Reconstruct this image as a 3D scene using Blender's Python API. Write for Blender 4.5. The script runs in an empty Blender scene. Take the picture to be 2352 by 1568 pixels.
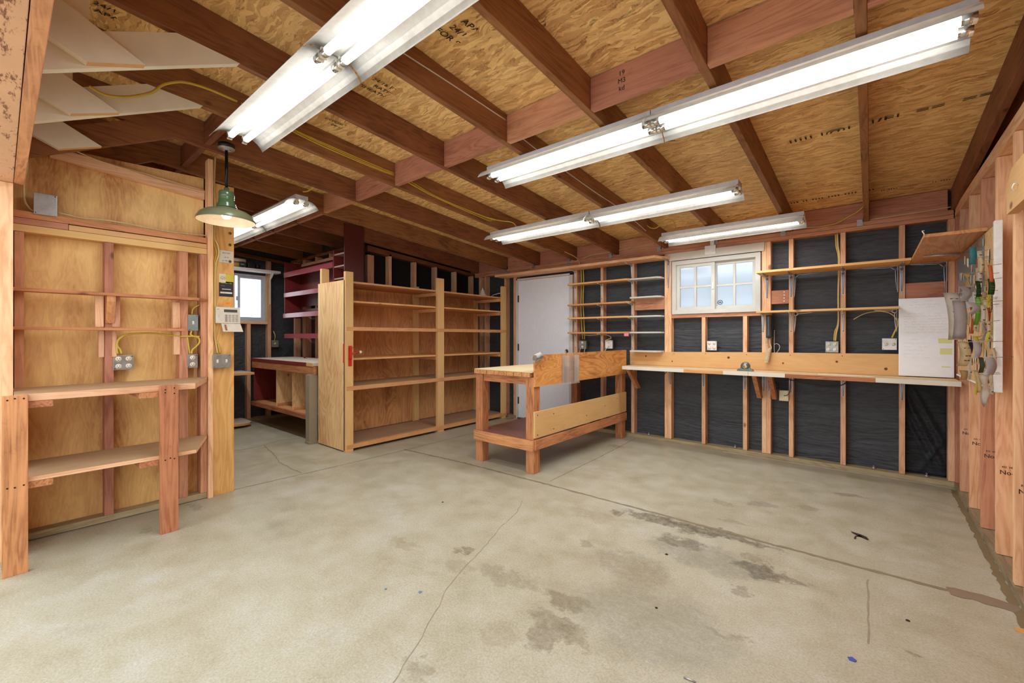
import bpy, bmesh, math, random
from mathutils import Vector, Matrix
random.seed(7)
PI = math.pi
SC = bpy.context.scene
COL = SC.collection

# ------------------------------------------------------------------ camera, world, exposure
TH = math.radians(39.92); FPX = 985.0; EYE = 1.21
cam_d = bpy.data.cameras.new('camera'); cam = bpy.data.objects.new('camera', cam_d); COL.objects.link(cam)
cam.location = (0, 0, EYE); cam.rotation_euler = (PI/2, 0, TH)
cam_d.sensor_width = 36; cam_d.lens = FPX/2352*36; cam_d.shift_y = -10/2352; cam_d.clip_start = 0.02
SC.camera = cam
w = bpy.data.worlds.new('world'); SC.world = w; w.use_nodes = True
w.node_tree.nodes['Background'].inputs[0].default_value = (0.88, 0.95, 1.0, 1)
w.node_tree.nodes['Background'].inputs[1].default_value = 1.75
SC.view_settings.view_transform = 'Standard'; SC.view_settings.look = 'None'
SC.view_settings.exposure = 0.70; SC.view_settings.gamma = 1; SC.view_settings.use_curve_mapping = False
SC.cycles.max_bounces = 7; SC.cycles.diffuse_bounces = 5; SC.cycles.glossy_bounces = 3
SC.cycles.transparent_max_bounces = 8; SC.cycles.caustics_reflective = False; SC.cycles.caustics_refractive = False
TUBE_STRENGTH = 2.8
FIXTURE_WATTS = 6.5

def at(x, y, ax, v):
    """the point of the plane ax = v seen at picture position (x, y): used only to measure places on real surfaces"""
    d = Vector((-math.sin(TH), math.cos(TH), 0)) + Vector((math.cos(TH), math.sin(TH), 0))*((x-1176)/FPX) + Vector((0, 0, 1))*((774-y)/FPX)
    i = 'XYZ'.index(ax); t = (v-(0, 0, EYE)[i])/d[i]
    return d*t + Vector((0, 0, EYE))

# ------------------------------------------------------------------ materials
def lin(c):
    c = c/255.0
    return c/12.92 if c <= 0.04045 else ((c+0.055)/1.055)**2.4
def rgb(r, g, b): return (lin(r), lin(g), lin(b), 1)
class NT:
    def __init__(s, name, rough=0.6, metal=0.0, spec=0.3):
        s.m = bpy.data.materials.new(name); s.m.use_nodes = True; s.t = s.m.node_tree
        s.b = s.t.nodes['Principled BSDF']; s.out = s.t.nodes['Material Output']
        s.b.inputs['Roughness'].default_value = rough; s.b.inputs['Metallic'].default_value = metal
        s.b.inputs['Specular IOR Level'].default_value = spec
    def n(s, typ, **kw):
        nd = s.t.nodes.new(typ)
        for k, v in kw.items(): setattr(nd, k, v)
        return nd
    def l(s, a, b): s.t.links.new(a, b)
    def math(s, op, a, b=None, clamp=False):
        nd = s.n('ShaderNodeMath', operation=op); nd.use_clamp = clamp
        for i, v in enumerate((a, b)):
            if v is None: continue
            if hasattr(v, 'links') or isinstance(v, bpy.types.NodeSocket): s.l(v, nd.inputs[i])
            else: nd.inputs[i].default_value = v
        return nd.outputs[0]
    def ramp(s, fac, stops, interp='LINEAR'):
        nd = s.n('ShaderNodeValToRGB'); s.l(fac, nd.inputs[0]); cr = nd.color_ramp; cr.interpolation = interp
        while len(cr.elements) < len(stops): cr.elements.new(0.5)
        for e, (p, c) in zip(cr.elements, stops): e.position = p; e.color = c
        return nd.outputs[0]
    def mix(s, fac, a, b, mode='MIX'):
        nd = s.n('ShaderNodeMix', data_type='RGBA', blend_type=mode)
        for i, v in ((0, fac), (6, a), (7, b)):
            if isinstance(v, bpy.types.NodeSocket): s.l(v, nd.inputs[i])
            else: nd.inputs[i].default_value = v
        return nd.outputs[2]
    def noise(s, vec, scale, detail=4, rough=0.55, dist=0.0):
        nd = s.n('ShaderNodeTexNoise'); s.l(vec, nd.inputs['Vector'])
        nd.inputs['Scale'].default_value = scale; nd.inputs['Detail'].default_value = detail
        nd.inputs['Roughness'].default_value = rough; nd.inputs['Distortion'].default_value = dist
        return nd.outputs[0]
    def coords(s, scale=(1, 1, 1), rand=True):
        tc = s.n('ShaderNodeTexCoord'); v = tc.outputs['Object']
        if rand:
            oi = s.n('ShaderNodeObjectInfo'); a = s.n('ShaderNodeVectorMath', operation='SCALE')
            cx = s.n('ShaderNodeCombineXYZ'); s.l(oi.outputs['Random'], cx.inputs[0]); s.l(oi.outputs['Random'], cx.inputs[1]); s.l(oi.outputs['Random'], cx.inputs[2])
            s.l(cx.outputs[0], a.inputs[0]); a.inputs['Scale'].default_value = 37.0
            b = s.n('ShaderNodeVectorMath', operation='ADD'); s.l(v, b.inputs[0]); s.l(a.outputs[0], b.inputs[1]); v = b.outputs[0]; s.rnd = oi.outputs['Random']
        m = s.n('ShaderNodeMapping'); s.l(v, m.inputs[0]); m.inputs['Scale'].default_value = scale
        return m.outputs[0]
    def bump(s, h, strength=0.2, dist=0.01):
        b = s.n('ShaderNodeBump'); s.l(h, b.inputs['Height']); b.inputs['Strength'].default_value = strength; b.inputs['Distance'].default_value = dist
        s.l(b.outputs[0], s.b.inputs['Normal'])
    def color(s, c): s.l(c, s.b.inputs['Base Color'])

def scl(axis, along, across):
    return tuple(along if a == axis else across for a in 'XYZ')
def mixc(a, b, t): return tuple(a[i]*(1-t)+b[i]*t for i in range(3)) + (1,)
MATS = {}
def wood(name, light, dark, axis, rough=0.62, knots=True, var=0.16, contrast=1.0, grime=0.25):
    key = name+axis
    if key in MATS: return MATS[key]
    t = NT(key.lower()+'_grain', rough)
    v = t.coords(scl(axis, 0.10, 1.0))
    warp = t.noise(v, 9, 3, 0.6, 0.6)                       # broad growth figure
    rings = t.math('FRACT', t.math('MULTIPLY', warp, 9.0))
    rings = t.math('ABSOLUTE', t.math('SUBTRACT', t.math('MULTIPLY', rings, 2.0), 1.0))
    fine = t.noise(v, 95, 5, 0.8)
    v2 = t.coords(scl(axis, 0.5, 1.0)); blot = t.noise(v2, 5.5, 4, 0.6)
    fac = t.math('ADD', t.math('MULTIPLY', rings, 0.40*contrast), t.math('MULTIPLY', fine, 0.58*contrast))
    fac = t.math('ADD', fac, t.math('MULTIPLY', t.math('SUBTRACT', blot, 0.5), 1.1), clamp=True)
    c = t.ramp(fac, [(0.05, light), (0.5, mixc(light, dark, 0.33)), (1.0, dark)])
    if knots:
        vk = t.coords(scl(axis, 0.55, 1.0)); vo = t.n('ShaderNodeTexVoronoi'); t.l(vk, vo.inputs['Vector']); vo.inputs['Scale'].default_value = 4.2
        wv = t.n('ShaderNodeVectorMath', operation='ADD')
        kn = t.ramp(vo.outputs['Distance'], [(0.045, (1, 1, 1, 1)), (0.085, (0, 0, 0, 1))])
        sel = t.math('GREATER_THAN', t.noise(vk, 2.3, 0), 0.50)
        c = t.mix(t.math('MULTIPLY', t.math('MULTIPLY', kn, sel), 0.75), c, (dark[0]*0.22, dark[1]*0.16, dark[2]*0.12, 1))
    if grime:
        g = t.noise(t.coords((1, 1, 1)), 14, 6, 0.75)
        g = t.ramp(g, [(0.60, (0, 0, 0, 1)), (0.78, (1, 1, 1, 1))])
        c = t.mix(t.math('MULTIPLY', g, grime), c, (dark[0]*0.35, dark[1]*0.3, dark[2]*0.28, 1))
    hs = t.n('ShaderNodeHueSaturation'); t.l(c, hs.inputs['Color'])
    t.l(t.math('ADD', t.math('MULTIPLY', t.rnd, var*2), 1.0-var), hs.inputs['Value'])
    t.l(t.math('ADD', t.math('MULTIPLY', t.rnd, 0.016), 0.492), hs.inputs['Hue'])
    t.color(hs.outputs[0]); t.bump(fine, 0.12, 0.004)
    MATS[key] = t.m; return t.m
def plywood(name, light, dark, axis, scale=1.0, var=0.08, rough=0.5, stain=0.35, fig=0.38, freq=95.0):
    key = name+axis
    if key in MATS: return MATS[key]
    t = NT(key.lower()+'_figure', rough)
    v = t.coords(scl(axis, 0.22, 1.0))
    warp = t.noise(v, 3.2*scale, 3, 0.55, 0.9)
    r = t.math('SINE', t.math('MULTIPLY', warp, freq)); r = t.math('ADD', t.math('MULTIPLY', r, 0.5), 0.5)
    fine = t.noise(v, 90, 3, 0.7)
    big = t.noise(t.coords(scl(axis, 0.35, 1.0)), 3.0, 4, 0.6)
    f = t.math('ADD', t.math('MULTIPLY', r, fig), t.math('MULTIPLY', fine, 0.34+0.5*(0.38-fig)))
    f = t.math('ADD', f, t.math('MULTIPLY', t.math('SUBTRACT', big, 0.45), 1.5*stain/0.35), clamp=True)
    c = t.ramp(f, [(0.1, light), (0.55, mixc(light, dark, 0.4)), (1.0, dark)])
    vo = t.n('ShaderNodeTexVoronoi'); t.l(t.coords(scl(axis, 0.8, 1.0)), vo.inputs['Vector']); vo.inputs['Scale'].default_value = 2.6
    kn = t.ramp(vo.outputs['Distance'], [(0.03, (1, 1, 1, 1)), (0.07, (0, 0, 0, 1))])
    c = t.mix(t.math('MULTIPLY', kn, 0.8), c, (dark[0]*0.25, dark[1]*0.18, dark[2]*0.15, 1))
    hs = t.n('ShaderNodeHueSaturation'); t.l(c, hs.inputs['Color']); t.l(t.math('ADD', t.math('MULTIPLY', t.rnd, var*2), 1-var), hs.inputs['Value'])
    t.color(hs.outputs[0]); MATS[key] = t.m; return t.m
def plain(name, c, rough=0.55, metal=0.0, mottled=0.06, spec=0.4):
    if name in MATS: return MATS[name]
    t = NT(name, rough, metal, spec)
    f = t.noise(t.coords((1, 1, 1)), 22, 5, 0.65)
    t.color(t.ramp(f, [(0.3, tuple(x*(1-mottled*2) for x in c[:3])+(1,)), (0.7, tuple(min(1, x*(1+mottled)) for x in c[:3])+(1,))]))
    MATS[name] = t.m; return t.m
def worn(name, c, under, amount=0.5, rough=0.6, scale=16, st=(0.6, 1, 1)):
    """old paint over wood, worn off in patches"""
    if name in MATS: return MATS[name]
    t = NT(name, rough)
    f = t.noise(t.coords(st), scale, 7, 0.75)
    m = t.ramp(f, [(0.5+0.25*(1-amount), (0, 0, 0, 1)), (0.56+0.25*(1-amount), (1, 1, 1, 1))])
    g = t.noise(t.coords((1, 1, 1)), 5, 4, 0.6)
    base = t.ramp(g, [(0.3, tuple(x*0.86 for x in c[:3])+(1,)), (0.7, c)])
    t.color(t.mix(m, base, under)); MATS[name] = t.m; return t.m

FIR_L, FIR_D = rgb(236, 190, 150), rgb(194, 132, 94)
RAF_L, RAF_D = rgb(152, 100, 64), rgb(90, 53, 31)
PINK_L, PINK_D = rgb(206, 146, 114), rgb(150, 92, 68)
PINE_L, PINE_D = rgb(220, 178, 120), rgb(194, 140, 80)
OLD_L, OLD_D = rgb(210, 144, 98), rgb(132, 74, 44)
stud = lambda a: wood('fir', FIR_L, FIR_D, a)
raft = lambda a: wood('rafter', RAF_L, RAF_D, a, grime=0.15, knots=True)
pink = lambda a: wood('rosyfir', PINK_L, PINK_D, a)
pine = lambda a: wood('pine', PINE_L, PINE_D, a, grime=0.05, contrast=0.6, var=0.05)
old = lambda a: wood('agedfir', OLD_L, OLD_D, a, grime=0.55)
shelfw = lambda a: wood('shelfboard', rgb(226, 170, 112), rgb(176, 114, 68), a, grime=0.3, contrast=0.8)
grey = lambda a: wood('treatedplate', rgb(170, 152, 118), rgb(120, 104, 78), a, grime=0.5)
PLY = lambda a: plywood('plywood', rgb(248, 214, 158), rgb(208, 148, 94), a, var=0.02)
PLYW = lambda a: plywood('wallply', rgb(242, 198, 128), rgb(168, 98, 46), a, 2.4, stain=0.62, fig=0.15, freq=60.0)
PLYD = lambda a: plywood('backply', rgb(214, 158, 102), rgb(150, 92, 52), a, 1.1)
DECK = lambda a: wood('deckboard', rgb(184, 152, 116), rgb(142, 108, 78), a, grime=0.4, contrast=0.6, knots=True)

WHITE = plain('white_enamel', rgb(236, 234, 228), 0.35)
WHITE_TRIM = worn('white_trim_paint', rgb(208, 204, 194), rgb(170, 156, 130), 0.08)
OLD_WHITE = worn('old_white_paint', rgb(240, 233, 214), rgb(160, 140, 108), 0.2, st=(1, 0.3, 1))
DOORP = plain('white_door_paint', rgb(228, 230, 236), 0.5, mottled=0.02)
STEEL = plain('galvanised_steel', rgb(176, 176, 174), 0.35, 0.75, 0.12)
STEEL_L = plain('grey_painted_steel', rgb(196, 196, 202), 0.4, 0.2)
BRKT = plain('bracket_steel', rgb(176, 178, 188), 0.35, 0.55)
BRKT_W = worn('painted_bracket', rgb(226, 220, 214), rgb(150, 140, 140), 0.3)
DARK = plain('black_plastic', rgb(36, 36, 38), 0.4)
BLACK = plain('black_void', rgb(10, 10, 11), 0.8)
IVORY = plain('ivory_plastic', rgb(232, 226, 208), 0.4)
CREAM = plain('cream_plastic', rgb(228, 214, 176), 0.45)
BEIGE = plain('beige_plastic', rgb(214, 204, 188), 0.45)
YEL = plain('yellow_cable_jacket', rgb(206, 176, 70), 0.45)
YELP = plain('pale_cable_jacket', rgb(222, 196, 140), 0.45)
WIREW = plain('white_cable_jacket', rgb(214, 206, 196), 0.45)
RED = plain('red_enamel', rgb(196, 44, 30), 0.35)
CHROME = plain('chrome', rgb(210, 210, 208), 0.18, 0.9)
GREEN = plain('green_enamel', rgb(74, 98, 66), 0.22, mottled=0.05, spec=0.6)
GREEND = plain('olive_enamel', rgb(104, 108, 80), 0.3, mottled=0.05, spec=0.5)
MAROON = plain('maroon_paint', rgb(128, 48, 46), 0.42, mottled=0.12)
MAROOND = plain('dark_maroon_paint', rgb(92, 40, 36), 0.42, mottled=0.1)
MAUVE = plain('maroon_edge_sheen', rgb(168, 84, 92), 0.16, mottled=0.06, spec=0.8)  # maroon lightened with the window's mauve highlights mixed into the colour
HARDB = plain('brown_hardboard', rgb(146, 98, 84), 0.45, mottled=0.12)
CONC_LEG = worn('speckled_grey_paint', rgb(160, 150, 128), rgb(104, 96, 80), 0.6, 0.85, 70)
PINHOLE = plain('nail_hole', rgb(40, 24, 16), 0.9)
INK = plain('black_ink', rgb(48, 34, 24), 0.8)

def m_paper():
    t = NT('black_building_paper', 0.55, spec=0.35)
    v = t.coords((0.35, 1, 1), rand=False); n1 = t.noise(v, 3.2, 5, 0.55, 1.4)
    v2 = t.coords((0.4, 1, 2.2), rand=False); n2 = t.noise(v2, 6.0, 3, 0.5, 2.0)
    n3 = t.noise(t.coords((0.3, 1, 1), rand=False), 60, 3, 0.6)
    t.color(t.ramp(n3, [(0.3, rgb(54, 56, 60)), (0.7, rgb(68, 70, 73))]))
    t.bump(t.math('ADD', n1, t.math('MULTIPLY', n2, 0.5)), 0.55, 0.05)
    return t.m
PAPER = m_paper()
def m_osb(name, l, d, axis_scale):
    t = NT(name, 0.55, spec=0.3)
    tc = t.n('ShaderNodeTexCoord')
    wn = t.n('ShaderNodeTexNoise'); t.l(tc.outputs['Object'], wn.inputs['Vector']); wn.inputs['Scale'].default_value = 6; wn.inputs['Detail'].default_value = 2
    wm = t.n('ShaderNodeVectorMath', operation='SCALE'); t.l(wn.outputs['Color'], wm.inputs[0]); wm.inputs['Scale'].default_value = 0.10
    wa = t.n('ShaderNodeVectorMath', operation='ADD'); t.l(tc.outputs['Object'], wa.inputs[0]); t.l(wm.outputs[0], wa.inputs[1])
    cols = None; hsum = None
    for i, (ang, sc) in enumerate(((0.10, 64), (-0.22, 85), (0.42, 52))):
        m = t.n('ShaderNodeMapping'); t.l(wa.outputs[0], m.inputs[0]); m.inputs['Rotation'].default_value = (0, 0, ang); m.inputs['Scale'].default_value = axis_scale
        m.inputs['Location'].default_value = (i*3.3, i*1.7, 0)
        vo = t.n('ShaderNodeTexVoronoi'); t.l(m.outputs[0], vo.inputs['Vector']); vo.inputs['Scale'].default_value = sc; vo.voronoi_dimensions = '2D'
        sep = t.n('ShaderNodeSeparateColor'); t.l(vo.outputs['Color'], sep.inputs[0])
        val = sep.outputs[0]
        if cols is None: cols = val; sel = None
        else:
            pick = t.math('GREATER_THAN', sep.outputs[1], 0.5)
            mx = t.n('ShaderNodeMix', data_type='FLOAT'); t.l(pick, mx.inputs[0]); t.l(cols, mx.inputs[2]); t.l(val, mx.inputs[3]); cols = mx.outputs[0]
    fine = t.noise(wa.outputs[0], 90, 3, 0.7)
    big = t.noise(tc.outputs['Object'], 1.3, 3, 0.5)
    f = t.math('ADD', t.math('MULTIPLY', cols, 0.62), t.math('MULTIPLY', fine, 0.38))
    f = t.math('ADD', f, t.math('MULTIPLY', t.math('SUBTRACT', big, 0.5), 0.35), clamp=True)
    c = t.ramp(f, [(0.06, (d[0]*0.35, d[1]*0.30, d[2]*0.28, 1)), (0.20, mixc(d, l, 0.15)), (0.5, mixc(d, l, 0.6)), (0.78, l), (0.95, tuple(min(1, x*1.25) for x in l[:3])+(1,))])
    mp = t.n('ShaderNodeMapping'); t.l(wa.outputs[0], mp.inputs[0]); mp.inputs['Scale'].default_value = (0.16, 1, 1); mp.inputs['Rotation'].default_value = (0, 0, 0.12)
    sv = t.ramp(t.noise(mp.outputs[0], 62, 4, 0.7), [(0.60, (0, 0, 0, 1)), (0.66, (1, 1, 1, 1))]); c = t.mix(t.math('MULTIPLY', sv, 0.55), c, (d[0]*0.28, d[1]*0.24, d[2]*0.22, 1))
    mq = t.n('ShaderNodeMapping'); t.l(wa.outputs[0], mq.inputs[0]); mq.inputs['Scale'].default_value = (0.2, 1, 1); mq.inputs['Rotation'].default_value = (0, 0, -0.35); mq.inputs['Location'].default_value = (4, 2, 0)
    lv = t.ramp(t.noise(mq.outputs[0], 48, 4, 0.7), [(0.60, (0, 0, 0, 1)), (0.65, (1, 1, 1, 1))]); c = t.mix(t.math('MULTIPLY', lv, 0.45), c, tuple(min(1, x*1.35) for x in l[:3])+(1,))
    t.color(c); t.bump(cols, 0.25, 0.006)
    return t.m
OSB = m_osb('strand_board', rgb(250, 208, 140), rgb(198, 144, 88), (0.22, 1, 1))
ROUGH = worn('rough_sawn_header', rgb(216, 164, 122), rgb(128, 82, 54), 0.75, 0.9, 34, (0.25, 1, 1))

def m_glass(name, tint, fog):
    t = NT(name, 0.1)
    tr = t.n('ShaderNodeBsdfTranslucent'); tr.inputs[0].default_value = tint
    tp = t.n('ShaderNodeBsdfTransparent'); tp.inputs[0].default_value = tint
    gl = t.n('ShaderNodeBsdfGlossy'); gl.inputs['Roughness'].default_value = 0.1
    a = t.n('ShaderNodeMixShader'); a.inputs[0].default_value = fog; t.l(tp.outputs[0], a.inputs[1]); t.l(tr.outputs[0], a.inputs[2])
    b = t.n('ShaderNodeMixShader'); b.inputs[0].default_value = 0.06; t.l(a.outputs[0], b.inputs[1]); t.l(gl.outputs[0], b.inputs[2])
    t.l(b.outputs[0], t.out.inputs[0]); return t.m
GLASS = m_glass('frosted_glass', (0.54, 0.565, 0.59, 1), 0.28)
GLASS2 = m_glass('clear_glass', (0.97, 0.99, 1, 1), 0.05)
def m_acrylic():
    t = NT('clear_acrylic', 0.1)
    tp = t.n('ShaderNodeBsdfTransparent'); tp.inputs[0].default_value = (0.93, 0.93, 0.93, 1)
    df = t.n('ShaderNodeBsdfDiffuse'); df.inputs[0].default_value = (0.8, 0.72, 0.66, 1)
    gl = t.n('ShaderNodeBsdfGlossy'); gl.inputs['Roughness'].default_value = 0.08
    a = t.n('ShaderNodeMixShader'); a.inputs[0].default_value = 0.2; t.l(tp.outputs[0], a.inputs[1]); t.l(df.outputs[0], a.inputs[2])
    b = t.n('ShaderNodeMixShader'); b.inputs[0].default_value = 0.08; t.l(a.outputs[0], b.inputs[1]); t.l(gl.outputs[0], b.inputs[2])
    t.l(b.outputs[0], t.out.inputs[0]); return t.m
ACRYL = m_acrylic()
def m_emit(name, c, s):
    t = NT(name); e = t.n('ShaderNodeEmission'); e.inputs[0].default_value = c; e.inputs[1].default_value = s
    t.l(e.outputs[0], t.out.inputs[0]); return t.m
TUBE = m_emit('fluorescent_tube_light', (1.0, 0.98, 0.93, 1), TUBE_STRENGTH)
BULB = m_emit('warm_bulb_light', (1.0, 0.80, 0.55, 1), 9.0)
SHADE_IN = plain('white_shade_lining', rgb(240, 226, 204), 0.4)

def m_floor():
    t = NT('stained_concrete', 0.42, spec=0.35)
    tc = t.n('ShaderNodeTexCoord'); P = tc.outputs['Object']
    n1 = t.noise(P, 0.9, 5, 0.55, 0.3); n2 = t.noise(P, 5, 6, 0.65); n3 = t.noise(P, 55, 4, 0.7); n4 = t.noise(P, 220, 2, 0.6)
    f = t.math('ADD', t.math('MULTIPLY', n1, 0.40), t.math('MULTIPLY', n2, 0.45)); f = t.math('ADD', f, t.math('MULTIPLY', n3, 0.15))
    c = t.ramp(f, [(0.34, rgb(154, 147, 124)), (0.45, rgb(170, 163, 139)), (0.55, rgb(180, 174, 154)), (0.70, rgb(190, 188, 178))])
    # small dark flecks
    fl = t.ramp(t.noise(P, 34, 7, 0.85), [(0.62, (0, 0, 0, 1)), (0.70, (1, 1, 1, 1))]); c = t.mix(t.math('MULTIPLY', fl, 0.45), c, rgb(120, 104, 80))
    # general brown scuffing
    sc = t.ramp(t.noise(P, 2.4, 8, 0.78, 0.6), [(0.54, (0, 0, 0, 1)), (0.66, (1, 1, 1, 1))]); c = t.mix(t.math('MULTIPLY', sc, 0.32), c, rgb(150, 138, 110))
    gr = t.ramp(t.noise(P, 110, 5, 0.8), [(0.36, (0.80, 0.79, 0.77, 1)), (0.62, (1.07, 1.07, 1.07, 1))]); c = t.mix(1.0, c, gr, 'MULTIPLY')
    wn = t.n('ShaderNodeTexNoise'); t.l(P, wn.inputs['Vector']); wn.inputs['Scale'].default_value = 7; wn.inputs['Detail'].default_value = 5; wn.inputs['Roughness'].default_value = 0.7
    ws = t.n('ShaderNodeVectorMath', operation='SUBTRACT'); t.l(wn.outputs['Color'], ws.inputs[0]); ws.inputs[1].default_value = (0.5, 0.5, 0.5)
    wm = t.n('ShaderNodeVectorMath', operation='SCALE'); t.l(ws.outputs[0], wm.inputs[0]); wm.inputs['Scale'].default_value = 0.30
    wa = t.n('ShaderNodeVectorMath', operation='ADD'); t.l(P, wa.inputs[0]); t.l(wm.outputs[0], wa.inputs[1])
    br = t.ramp(t.noise(P, 30, 5, 0.8), [(0.35, (0.35, 0.35, 0.35, 1)), (0.6, (1, 1, 1, 1))])
    # stains: picture place, half sizes in metres (x, y), strength, colour index
    cols = [rgb(112, 98, 74), rgb(84, 74, 58), rgb(140, 126, 98), rgb(120, 116, 104)]
    st = [(1530,1200,.35,.07,.75,1),(1640,1222,.40,.06,.8,1),(1560,1243,.14,.06,.7,1),(1750,1308,.12,.09,.9,1),(1810,1332,.10,.04,.75,0),(1750,1158,.10,.07,.6,3),
          (1625,1282,.32,.16,.5,3),(1450,1300,.25,.16,.45,0),(1302,1376,.13,.06,.75,0),(1275,1430,.12,.08,.7,0),(1236,1470,.07,.08,.7,0),(1312,1455,.09,.07,.5,0),
          (1140,1455,.09,.08,.45,2),(1493,1425,.36,.28,.45,3),(1064,1267,.05,.05,.75,0),(1052,1298,.11,.06,.5,2),(1168,1325,.20,.08,.40,0),(925,1247,.16,.05,.5,2),
          (1354,1182,.20,.09,.4,2),(1354,1247,.06,.06,.5,0),(1417,1178,.05,.04,.7,1),(1948,1136,.13,.05,.6,0),(1410,1024,.10,.06,.4,0),(1691,1350,.06,.04,.6,0),
          (1678,1463,.07,.03,.45,0),(1731,1277,.07,.04,.5,0),(452,1163,.12,.03,.55,3),(338,1216,.05,.03,.5,3),(1845,1165,.10,.05,.35,0),(1660,1155,.08,.05,.4,0),
          (1680,1198,.10,.04,.45,0),(960,1540,.08,.05,.45,0),(1600,1180,.30,.20,.28,2),(1400,1340,.5,.3,.22,2),(1975,1227,.03,.09,.0,1),(2105,1505,.03,.02,.6,0)]
    for (x, y, rx, ry, s, ci) in st:
        if s <= 0: continue
        p = at(x, y, 'Z', 0)
        d = t.n('ShaderNodeVectorMath', operation='SUBTRACT'); t.l(wa.outputs[0], d.inputs[0]); d.inputs[1].default_value = (p.x, p.y, 0)
        m = t.n('ShaderNodeVectorMath', operation='MULTIPLY'); t.l(d.outputs[0], m.inputs[0]); m.inputs[1].default_value = (1/rx, 1/ry, 0)
        ln = t.n('ShaderNodeVectorMath', operation='LENGTH'); t.l(m.outputs[0], ln.inputs[0])
        mr = t.n('ShaderNodeMapRange'); t.l(ln.outputs['Value'], mr.inputs[0]); mr.inputs[1].default_value = 1.05; mr.inputs[2].default_value = 0.72; mr.inputs[3].default_value = 0; mr.inputs[4].default_value = s
        c = t.mix(t.math('MULTIPLY', mr.outputs[0], br), c, cols[ci])
    t.color(c)
    t.l(t.ramp(n2, [(0.3, (0.34,)*3+(1,)), (0.7, (0.55,)*3+(1,))]), t.b.inputs['Roughness'])
    t.bump(t.math('ADD', n3, t.math('MULTIPLY', n4, 0.6)), 0.10, 0.004)
    return t.m
FLOORM = m_floor()

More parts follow.
